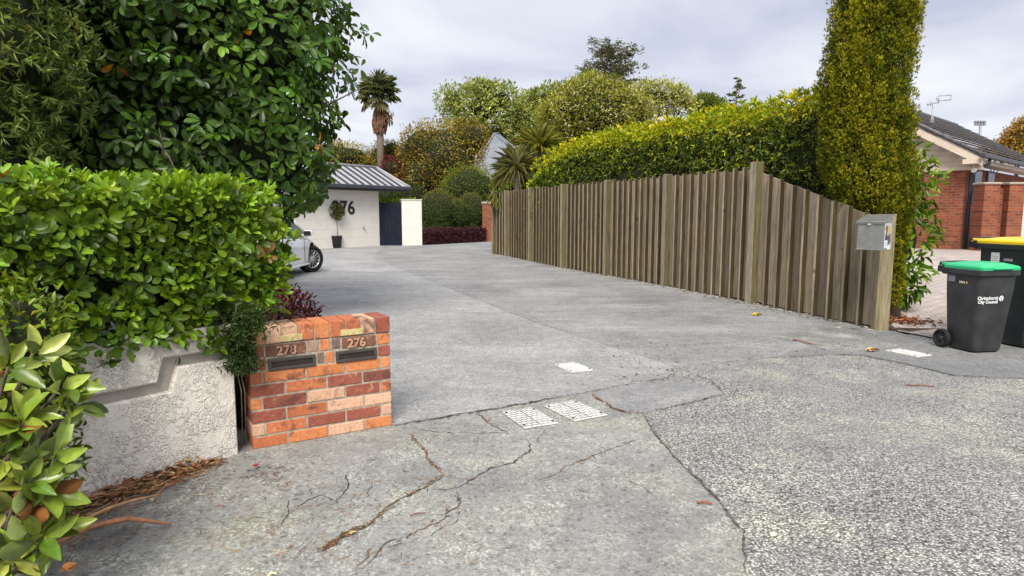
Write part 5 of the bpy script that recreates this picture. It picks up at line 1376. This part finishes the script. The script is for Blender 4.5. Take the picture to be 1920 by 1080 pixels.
bm_ = body.modifiers.new('arches', 'BOOLEAN'); bm_.operation = 'DIFFERENCE'; bm_.object = cme; bm_.solver = 'EXACT'; bm_.material_mode = 'TRANSFER'
cme.location = (cx0, cy0 + 0, 0); body_world = Matrix.Translation((cx0, cy0, 0))
bpy.context.view_layer.update()
dg_ = bpy.context.evaluated_depsgraph_get()
nme = bpy.data.meshes.new_from_object(body.evaluated_get(dg_)); body.modifiers.clear(); body.data = nme
bpy.data.objects.remove(cme)
for p in nme.polygons: p.use_smooth = True
es = body.modifiers.new('edge_split', 'EDGE_SPLIT'); es.split_angle = math.radians(38)
oy = -2.3
# cabin: roof, pillars and glass
cab = [(.75, .70, 1.0), (1.35, .60, 1.40), (2.2, .60, 1.46), (2.75, .60, 1.40), (3.42, .72, .95)]
mb = MB(); rr_ = []
for y, hw, z in cab: rr_.append([(hw, y + oy, z), (hw * .8, y + oy, z + .035), (-hw * .8, y + oy, z + .035), (-hw, y + oy, z)])
vs = [p for r in rr_ for p in r]; fs = []
for i in range(4):
    for k in range(3): fs.append([i * 4 + k, i * 4 + k + 1, i * 4 + k + 5, i * 4 + k + 4])
mb.add([vs[i] for i in range(4, 16)], [[0, 1, 5, 4], [1, 2, 6, 5], [2, 3, 7, 6], [4, 5, 9, 8], [5, 6, 10, 9], [6, 7, 11, 10]], smooth=True)
for s in (1, -1):
    for a_, b_ in [((.86, .75, .93), (.60, 1.35, 1.41)), ((.87, 2.05, .92), (.605, 2.0, 1.45)), ((.84, 3.42, .90), (.61, 2.75, 1.41))]:
        mb.tube([(s * a_[0], a_[1] + oy, a_[2]), (s * b_[0], b_[1] + oy, b_[2])], .04, 6)
mb.build('roof', CARP, car)
mb = MB()
for s in (1, -1): mb.add([(s * .85, .85 + oy, .94), (s * .86, 3.35 + oy, .90), (s * .60, 2.75 + oy, 1.40), (s * .595, 2.1 + oy, 1.455), (s * .595, 1.35 + oy, 1.395)], [[0, 1, 2, 3, 4]])
mb.add([(-.70, 3.46 + oy, .94), (.70, 3.46 + oy, .94), (.58, 2.77 + oy, 1.42), (-.58, 2.77 + oy, 1.42)], [[0, 1, 2, 3]]); mb.add([(-.68, .72 + oy, .99), (.68, .72 + oy, .99), (.57, 1.33 + oy, 1.40), (-.57, 1.33 + oy, 1.40)], [[0, 1, 2, 3]])
mb.build('windows', CGLASS, car)
for s in (1, -1):
    mb = MB(); mb.box((s * 1.0, 2.98 + oy, .99), (.20, .10, .135), bevel=.04, seg=3, smooth=True); mb.box((s * .90, 3.0 + oy, .95), (.10, .05, .04)); mir = mb.build('door_mirror', CARP, car)
    mb = MB(); mb.box((s * 1.0, 2.925 + oy, .99), (.165, .012, .105), bevel=.005); mb.build('mirror_glass', CGLASS, mir)
for s in (1, -1):
    for yy in (1.95, 3.05): mb = MB(); mb.box((s * .893, yy + oy, .56), (.006, .012, .60)); mb.build('door_seam', GUTTER, car)
    mb = MB(); mb.box((s * .885, 2.35 + oy, .25), (.03, 2.0, .05), bevel=.01); mb.build('sill_trim', CARP, car)
    for yy in (1.25, 2.22): mb = MB(); mb.box((s * .905, yy + oy, .80), (.03, .17, .03), bevel=.01); mb.build('door_handle', CARP, car)
for s in (1, -1):
    mb = MB(); mb.box((s * .62, 4.33 + oy, .60), (.28, .20, .12), bevel=.04, seg=2); mb.build('headlight', CGLASS, car)
    mb = MB(); mb.box((s * .66, .06 + oy, .80), (.24, .10, .14), bevel=.03, seg=2, tint=(.35, .02, .02)); mb.build('tail_light', TINT, car)
for wy, s in wheels:
    steer = math.radians(-34) if wy > 2 else 0
    Mw = Matrix.Translation((s * (.80 if wy > 2 else .79), wy + oy, WR)) @ Matrix.Rotation(steer, 4, 'Z') @ Matrix.Rotation(s * math.pi / 2, 4, 'Y')
    t_ = MB(); t_.lathe([(WR * .66, -.10), (WR * .90, -.105), (WR * .985, -.085), (WR, -.06), (WR, .06), (WR * .985, .085), (WR * .90, .105), (WR * .66, .10)], 40, M=Mw, close=True)
    wh = t_.build('wheel', RUBBER, car)
    r_ = MB(); r_.lathe([(WR * .60, -.09), (WR * .675, -.09), (WR * .675, .092), (WR * .64, .098), (WR * .60, .07)], 40, M=Mw, close=True)
    r_.lathe([(0, .045), (.055, .05), (.06, .075), (.05, .085), (0, .088)], 16, M=Mw)
    for k in range(14):
        a = k * 2 * math.pi / 14; rr0 = WR * .36
        r_.box((rr0 * math.cos(a), rr0 * math.sin(a), .068), (WR * .56, .020, .022), M=Mw, rz=a, bevel=.004)
    r_.build('rim', ALLOY, wh)
    d_ = MB(); d_.lathe([(0, .02), (WR * .60, .02), (WR * .60, .03), (0, .03)], 24, M=Mw); d_.build('brake_disc', DARK, wh)

# ------------------------------------------------------------------ planting at the end of the drive
def ball(x, y, D, r, rz_, label, seed):
    p = at(x, y, D); c = (p.x, p.y, p.z)
    return tree('topiary_shrub', label, 'shrub', (p.x, p.y, 0), [(c, (r, r, rz_)), ((p.x, p.y, max(rz_ * .6, .5)), (r * .86, r * .86, max(.5, rz_ * .6)))], 5200, (.075, .034), [(.040, .075, .018), (.060, .105, .024), (.085, .125, .03), (.028, .055, .014)], [3, 3, 1, 2],
         group='clipped topiary shrubs', mat=LEAFM, trunk_r=.05, seed=seed, lump=.05, lf=5, depth=.12, limbs=False, crown_name='foliage', corek=.9, young=(.15, .15, .03))
ball(820, 397, 32.5, .94, 1.12, 'largest clipped green dome shrub, beside the white wall', 101)
ball(857, 405, 33.2, .59, .90, 'small clipped shrub squeezed between two larger domes', 102)
ball(884, 400, 33.9, .80, 1.08, 'bronze-topped clipped dome shrub nearest to the timber fence', 103)
rh = thing('red_hedge', (-2.7, 31.0, 0), 'low clipped dark red hedge under the topiary domes', 'hedge')
lv = Leaves(); a, b = gp(793, 460), gp(922, 453); n = 6500; u = rng.random(n); zz = rng.uniform(.03, .66, n); v = np.where(rng.random(n) < .5, 0, rng.uniform(0, .9, n)); zz = np.where(v > 0, .66, zz)
P = np.array(a)[None] * (1 - u[:, None]) + np.array(b)[None] * u[:, None]; P[:, 1] += v; P[:, 2] = zz + rng.normal(0, .03, n); P[:, :2] += rng.normal(0, .04, (n, 2))
lv.add(P, nrm(rng.normal(0, .6, (n, 3)) + np.array([0, -.6, .5])), rng.normal(0, .5, (n, 3)) + np.array([0, -.5, .6]), .09, .04, pick(n, [(.075, .012, .022), (.045, .010, .016), (.11, .03, .04), (.16, .08, .08)], [3, 3, 2, .6]), T_DIA)
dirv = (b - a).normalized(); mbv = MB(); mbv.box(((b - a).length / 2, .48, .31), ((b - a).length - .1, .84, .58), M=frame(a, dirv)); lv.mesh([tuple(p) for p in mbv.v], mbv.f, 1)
lv.build('foliage', [LEAFM, CORE], rh)
gh = thing('hedge', (-5.3, 30.2, 0), 'bright green hedge top showing above the navy gate', 'hedge')
lv = Leaves(); n = 2200; P = np.stack([rng.uniform(-6.3, -4.5, n), 29.9 + rng.uniform(0, .7, n), rng.uniform(1.2, 2.14, n)], 1); lv.add(P, rng.normal(0, .5, (n, 3)) + np.array([0, -.2, .6]), rng.normal(0, .5, (n, 3)) + np.array([0, -.4, .8]), .09, .045, pick(n, [(.20, .30, .03), (.13, .22, .025)], [2, 1]), T_DIA); lv.build('foliage', [LEAFM], gh)
bp = thing('brick_pillar', (at(914, 410, 33).x, 33, 0), 'orange brick pillar half hidden by the far end of the timber fence', 'pillar')
ob = MB(); ob.box((0, 0, .95), (.5, .5, 2.0)); ob.build('pillar_shaft', HBRICK, bp); ob = MB(); ob.box((0, 0, 1.98), (.6, .6, .10), bevel=.02); ob.build('pillar_cap', MORTAR, bp)

def bt_(name, label, cat, D, blobs_px, n, leaf, cols, probs, seed, **kw):
    """blobs given as photo positions (centre x, y, radii in px) at distance D"""
    s = D / F; bl = []
    for x, y, rx, ry, *dz in blobs_px:
        p = at(x, y, D + (dz[0] if dz else 0)); bl.append(((p.x, p.y, p.z), (rx * s, rx * s * .9, ry * s)))
    base = (bl[0][0][0], bl[0][0][1], 0)
    return tree(name, label, cat, base, bl, n, leaf, cols, probs, seed=seed, trunk_r=kw.pop('trunk_r', .18), **kw)
bt_('bronze_tree', 'dense tree with bronze and olive leaves behind the clipped topiary domes', 'tree', 42, [(830, 300, 78, 72), (790, 275, 42, 42, -.5), (880, 262, 36, 38), (790, 335, 48, 45, -1), (850, 355, 60, 60), (760, 310, 22, 40)], 15000, (.16, .07),
    [(.26, .20, .035), (.33, .17, .03), (.17, .165, .03), (.42, .36, .09), (.07, .07, .018)], [3, 2.2, 3, 1.5, 2], 201, mat=LEAFM, lump=.2, lf=4, corek=.72)
bt_('green_shrub', 'soft green rounded shrub above the topiary domes', 'shrub', 38, [(872, 350, 46, 42), (905, 352, 24, 34), (848, 372, 30, 36)], 5200, (.12, .035), [(.10, .155, .025), (.15, .19, .03), (.07, .11, .02)], [3, 2, 2], 202, mat=LEAFM, tm=T_DIA, lump=.16, lf=4, corek=.75)
bt_('yellow_shrub', 'golden yellow bush rising behind the garage roof on its left', 'bush', 42, [(652, 295, 45, 28), (620, 300, 40, 40), (680, 312, 25, 20)], 3600, (.14, .06), [(.36, .27, .02), (.28, .25, .025), (.17, .17, .02)], [3, 2, 2], 203, lump=.2, lf=4)
bt_('olive_shrub', 'yellow-green shrub behind the garage roof at the foot of the palm', 'shrub', 44, [(712, 300, 26, 30), (735, 285, 24, 22), (690, 310, 22, 22)], 3200, (.14, .05), [(.22, .20, .025), (.28, .16, .03), (.14, .15, .02)], [3, 1, 2], 204, lump=.2, lf=4)
bt_('red_maple', 'dark crimson maple crown showing beside the garage roof', 'tree', 41, [(735, 320, 26, 26), (752, 345, 26, 28), (762, 325, 20, 20)], 2600, (.12, .05), [(.16, .014, .018), (.10, .010, .014), (.22, .03, .03)], [3, 2, 1], 205, lump=.2, lf=4)
bt_('dark_shrub', 'very dark evergreen shrub behind the garage eaves', 'shrub', 36, [(765, 372, 36, 30), (725, 372, 26, 18, -1.0)], 2600, (.13, .055), [(.022, .038, .012), (.035, .055, .016)], [2, 1], 206)
LIGHTG = [(.18, .24, .12), (.25, .30, .16), (.13, .18, .08), (.32, .35, .22)]
bt_('pale_tree', 'large airy pale green tree in the middle distance left of the flowering tree', 'tree', 62, [(905, 205, 62, 48), (850, 190, 34, 30), (940, 190, 40, 34), (975, 225, 42, 42), (870, 235, 45, 30), (930, 255, 50, 35), (905, 170, 40, 20), (990, 255, 40, 35)], 11000, (.36, .15), LIGHTG, [3, 2, 3, 1], 207, core=True, corek=.45, gaps=.35, lump=.28, lf=5, depth=.6)
bt_('far_tree', 'dim green tree crown between the pale tree and the flowering tree', 'tree', 85, [(1035, 185, 45, 24), (1060, 200, 50, 40), (1000, 200, 30, 30)], 3500, (.5, .2), [(.15, .20, .10), (.12, .16, .08), (.20, .24, .13)], [3, 2, 1], 208, corek=.55, lump=.2, lf=5)
bt_('flowering_tree', 'broad olive tree dotted with cream flowers behind the long hedge', 'tree', 41, [(1110, 215, 92, 58), (1050, 220, 44, 40), (1170, 200, 48, 40), (1110, 180, 62, 38), (1190, 235, 38, 42), (1060, 255, 50, 40)], 21000, (.19, .07), [(.17, .20, .03), (.23, .25, .035), (.10, .13, .018), (.58, .50, .26), (.66, .60, .40)], [3, 3, 3, 1.2, .9], 209, mat=LEAFM, lump=.2, lf=4, corek=.7)
bt_('cone_tree', 'bright green pointed conifer top rising out of the flowering tree', 'tree', 43, [(1105, 165, 30, 30), (1106, 148, 18, 17), (1108, 190, 34, 30), (1125, 168, 14, 16)], 3600, (.16, .06), [(.10, .16, .018), (.15, .19, .02), (.06, .11, .014)], [3, 2, 2], 210, lump=.16, lf=4)
bt_('pale_tree', 'thin pale yellow-green tree right of the blue-grey cedar', 'tree', 64, [(1235, 185, 48, 32), (1265, 180, 26, 22), (1210, 180, 30, 30), (1285, 195, 26, 18)], 4600, (.34, .13), [(.26, .29, .17), (.33, .35, .22), (.18, .22, .11)], [3, 2, 2], 211, corek=.4, gaps=.3, lump=.3, lf=5, depth=.6)
bt_('round_tree', 'small round green tree above the hedge between the pale tree and the spruce', 'tree', 66, [(1322, 195, 24, 18), (1345, 200, 18, 14), (1305, 202, 16, 13)], 2400, (.32, .12), [(.09, .13, .03), (.13, .17, .04)], [2, 1], 212, lump=.25, lf=5, corek=.5)
bt_('golden_tree', 'golden orange autumn tree at the right edge beyond the brick house', 'tree', 60, [(1912, 260, 30, 24), (1905, 280, 34, 24), (1925, 240, 24, 20)], 4200, (.26, .11), [(.42, .24, .04), (.34, .20, .035), (.25, .15, .03)], [3, 3, 2], 213, lump=.22, lf=5)
bt_('pink_tree', 'hazy pinkish bare-looking tree crown far behind the tiled roof', 'tree', 110, [(1868, 278, 20, 14), (1850, 285, 18, 12), (1885, 285, 18, 14)], 1500, (.5, .15), [(.42, .30, .26), (.34, .26, .22)], [2, 1], 214, corek=.4, lump=.25, lf=5)

# conifers with open, layered branches
def layered(name, label, base, H, R, n_br, cols, seed, droop=.12, start=.25, skew=0.0, leafL=.28, flat=0.0):
    t = thing(name, base, label, 'conifer'); r = np.random.default_rng(seed); mb = MB(); lv = Leaves(); b = Vector(base)
    mb.tube([b, b + Vector((skew * .4, 0, H * .5)), b + Vector((skew, 0, H))], [.22, .15, .03], 7)
    for k in range(n_br):
        f = start + (1 - start) * (k / n_br) ** .9; th = r.uniform(0, 6.28); L = R * (flat + (1 - flat) * (1 - f) ** .55) * r.uniform(.55, 1.1) + .15 * R * (1 - f)
        o = b + Vector((skew * f, 0, H * f)); e = o + Vector((math.cos(th) * L, math.sin(th) * L, L * r.uniform(-.05, .45)))
        mb.tube([o, o.lerp(e, .55) + Vector((0, 0, .06 * L)), e], [.05, .03, .008], 4)
        m = int(40 + 60 * L / R); s = r.random(m) ** .7
        P = np.array(o)[None] * (1 - s[:, None]) + np.array(e)[None] * s[:, None]; w = L * .28 * (1.1 - s)
        P = P + np.stack([r.normal(0, 1, m) * w, r.normal(0, 1, m) * w, r.normal(0, .05, m) * L - droop * L * r.random(m) * .3], 1)
        D = nrm(np.array(e - o)[None] * .6 / max(L, .1) + r.normal(0, .55, (m, 3)) * np.array([1, 1, .4]))
        lv.add(P, D, np.array([[0, 0, 1.]]) + r.normal(0, .3, (m, 3)), leafL * r.uniform(.6, 1.3, m), leafL * .35, pick(m, cols, [2] * len(cols)), T_DIA)
    lv.build('crown', [NEEDLE], t); mb.build('trunk', BARK, t, world=True)
p = at(1132, 400, 66)
layered('blue_cedar', 'open blue-grey cedar standing tall behind the flowering tree', (p.x, p.y, 0), 1.45 + (400 - 100) * 66 / F, 4.7, 105, [(.105, .12, .22), (.15, .17, .29), (.075, .09, .16)], 301, start=.58, skew=.6, flat=.45, leafL=.38)
p = at(1372, 400, 70)
layered('small_spruce', 'small dark spruce tip peeping above the long hedge', (p.x, p.y, 0), 1.45 + (400 - 155) * 70 / F, 2.6, 46, [(.07, .10, .06), (.10, .13, .08)], 302, start=.5)

# palm
pb = at(712, 400, 42); palm = thing('fan_palm', (pb.x, pb.y, 0), 'tall fan palm with a shaggy brown trunk rising behind the garage', 'palm')
pc = at(709, 178, 42); mb = MB(); b = Vector((pb.x + .05, 42, 0)); k = F / 42
mb.tube([b, at(713, 260, 42), at(712, 236, 42)], [.27, .22, .22], 14, tint=(.17, .13, .10))
mb.tube([at(712, 240, 42), at(712, 222, 42), at(711, 205, 42)], [.28, .38, .28], 14, tint=(.22, .105, .06))
mb.tube([at(711, 208, 42), at(711, 190, 42), at(710, 170, 42)], [.23, .26, .20], 12, tint=(.12, .075, .05))
mb.build('trunk', PALMT, palm, world=True)
lv = Leaves(); r = np.random.default_rng(17)
nS = 520; zz = r.uniform(200, 242, nS); thr = r.uniform(0, 6.28, nS); C0 = np.array([tuple(at(712, z, 42)) for z in zz]); rr1 = np.interp(zz, [200, 222, 242], [.26, .40, .26])
C0 = C0 + np.stack([np.cos(thr) * rr1, np.sin(thr) * rr1, 0 * rr1], 1); C0[:, 0] += (r.random(nS) < .25) * r.uniform(0, .5, nS) * (zz > 200) * (zz < 225)
lv.add(C0, np.stack([np.cos(thr) * .35, np.sin(thr) * .35, -1 + 0 * thr], 1), np.stack([np.cos(thr), np.sin(thr), 0 * thr], 1), .45, .09, pick(nS, [(.26, .13, .07), (.16, .08, .05), (.33, .20, .11)], [3, 2, 1]), T_DIA)
lv.build('dead_skirt', [LEAFM], palm)
def fan(lv, base, d, L, nseg, col, droop=.2, r=r, w=.07):
    """one fan leaf: a stalk and a spread of narrow segments"""
    d = Vector(d).normalized(); hub = Vector(base) + d * L * .55
    side = d.cross(Vector((0, 0, 1))); side = side.normalized() if side.length > .1 else Vector((1, 0, 0)); nn2 = side.cross(d)
    a = np.linspace(-1.9, 1.9, nseg); D = np.cos(a)[:, None] * np.array(d) + np.sin(a)[:, None] * np.array(side) + r.normal(0, .06, (nseg, 3)); D[:, 2] -= droop * (1 - np.cos(a) * .4)
    lv.add(np.repeat(np.array(hub)[None], nseg, 0), D, np.repeat(np.array(nn2)[None], nseg, 0), L * .62 * (.75 + .25 * np.cos(a)), w * L, col * r.normal(1, .12, (nseg, 1)), T_LANC)
    lv.add(np.array(base)[None], np.array(d)[None], np.array(nn2)[None], L * .6, .05, [col * .8], T_DIA)
lv = Leaves()
for k_ in range(46):
    th = r.uniform(0, 6.28); el = r.uniform(-.75, 1.4); d = (math.cos(th) * math.cos(el), math.sin(th) * math.cos(el), math.sin(el))
    c = np.array([[.15, .18, .08], [.21, .235, .12], [.10, .125, .055]][r.integers(3)]) if el > -.45 else np.array([.20, .17, .08])
    fan(lv, pc + Vector((0, 0, .15 * el)), d, r.uniform(.95, 1.4), 17, c, .25 if el > 0 else .5)
lv.build('fronds', [LEAFM], palm)

# cabbage trees and a fan palm spilling over the far end of the fence
def spiky(name, label, base, centre, Lf, n, cols, seed, th_=.10, group=None):
    t = thing(name, (base[0], base[1], 0), label, 'spiky plant', group=group); r2 = np.random.default_rng(seed); mb = MB(); mb.tube([Vector((base[0], base[1], -.05)), Vector(centre)], [th_, th_ * .8], 9); mb.build('trunk', BARK, t, world=True)
    lv = Leaves(); th = r2.uniform(0, 6.28, n); el = r2.uniform(-.5, 1.5, n); D = np.stack([np.cos(th) * np.cos(el), np.sin(th) * np.cos(el), np.sin(el)], 1)
    tm = tmpl_leaf([(.12, .9), (.45, 1.0), (.78, .6)], .16, .28)
    lv.add(np.repeat(np.array(centre)[None], n, 0) + D * .05, D, np.array([[0, 0, 1.]]) + .2 * D, Lf * r2.uniform(.75, 1.1, n), .045, pick(n, cols, [2] * len(cols)), tm); lv.build('leaves', [LEAFM], t)
c1 = at(969, 322, 22.4); spiky('cabbage_tree', 'grey-green spiky cabbage tree at the far end of the fence, lower one', (c1.x, c1.y), c1, .95, 190, [(.10, .115, .12), (.15, .165, .16), (.19, .195, .17)], 401, group='cabbage trees by the fence end')
c2 = at(1012, 282, 23.4); spiky('cabbage_tree', 'yellow-green spiky cabbage tree at the end of the long hedge, taller one', (c2.x, c2.y), c2, 1.05, 210, [(.19, .21, .10), (.26, .27, .14), (.14, .16, .08)], 402, group='cabbage trees by the fence end')
c3 = at(948, 366, 22.6); fp2 = thing('flax_plant', (c3.x, c3.y, 0), 'drooping yellowish fan leaves hanging over the far end of the fence', 'spiky plant'); lv = Leaves()
for k_ in range(9):
    a = -2.6 + k_ * .26; fan(lv, c3 + Vector((.1, .15, .05)), (math.cos(a) * .9, -.45, math.sin(a) * .7 + .3), .8, 13, np.array([.24, .23, .06]) if k_ % 3 else np.array([.14, .17, .05]), .35)
lv.build('leaves', [LEAFM], fp2); mb = MB(); mb.tube([Vector((c3.x + .1, c3.y + .2, 0)), c3 + Vector((.1, .15, .05))], [.07, .05], 8); mb.build('stem', BARK, fp2, world=True)
bt_('mixed_shrub', 'green shrub filling the gap below the cabbage trees behind the fence end', 'shrub', 25, [(985, 340, 45, 40), (945, 345, 26, 30, 1.5), (1020, 330, 36, 44)], 4200, (.12, .045), [(.10, .15, .025), (.17, .21, .03), (.06, .10, .018)], [3, 2, 2], 215, mat=LEAF, tm=T_LANC, lump=.2, lf=4, trunk_r=.05)

# grey-roofed house in the distance
fh = thing('distant_house', (at(935, 400, 50).x, 52, 0), 'distant house with a plain grey hipped metal roof beside the bronze tree', 'house')
q = lambda x, y, D: at(x, y, D)
ap = q(926, 251, 52); ap2 = q(935, 250, 58); L0 = q(880, 335, 48); R0 = q(1030, 330, 48); L1 = q(870, 330, 62); R1 = q(1035, 330, 62)
mb = MB(); mb.add([ap, ap2, L0, R0, R1, L1], [[2, 3, 0], [3, 4, 1, 0], [4, 5, 1], [5, 2, 0, 1], [2, 5, 4, 3]])
roof2 = mb.build('roof', ROOFG, fh, world=True)
mb = MB(); mb.tube([ap, R0], .09, 6); mb.tube([ap, L0], .09, 6); mb.tube([ap, ap2], .1, 6); mb.build('ridge_caps', ROOFG, roof2, world=True)
zt = L0.z - .05; xm = (L0.x + R0.x) / 2; mb = MB(); mb.box((xm, 55, zt / 2), (R0.x - L0.x - .9, 12.6, zt)); mb.build('walls', CREAMG, fh, world=True)

# far hedgerow closing the view behind the gardens
lv = Leaves(); n = 9000; X = rng.uniform(-60, 90, n); P = np.stack([X, 95 + rng.uniform(-3, 3, n) + np.abs(X) * .08, rng.random(n) ** .8 * (5.5 + 1.6 * np.sin(X * .21) + 1.1 * np.sin(X * .57 + 1))], 1)
lv.add(P, rng.normal(0, 1, (n, 3)), rng.normal(0, .5, (n, 3)) + np.array([0, -.4, .6]), .9, .5, pick(n, [(.08, .11, .03), (.11, .14, .04), (.06, .08, .025)], [2, 2, 2]), T_DIA)
o = lv.build('far_trees', [LEAFM]); tag(o, 'far off line of green trees closing the gardens', 'trees', kind='stuff')
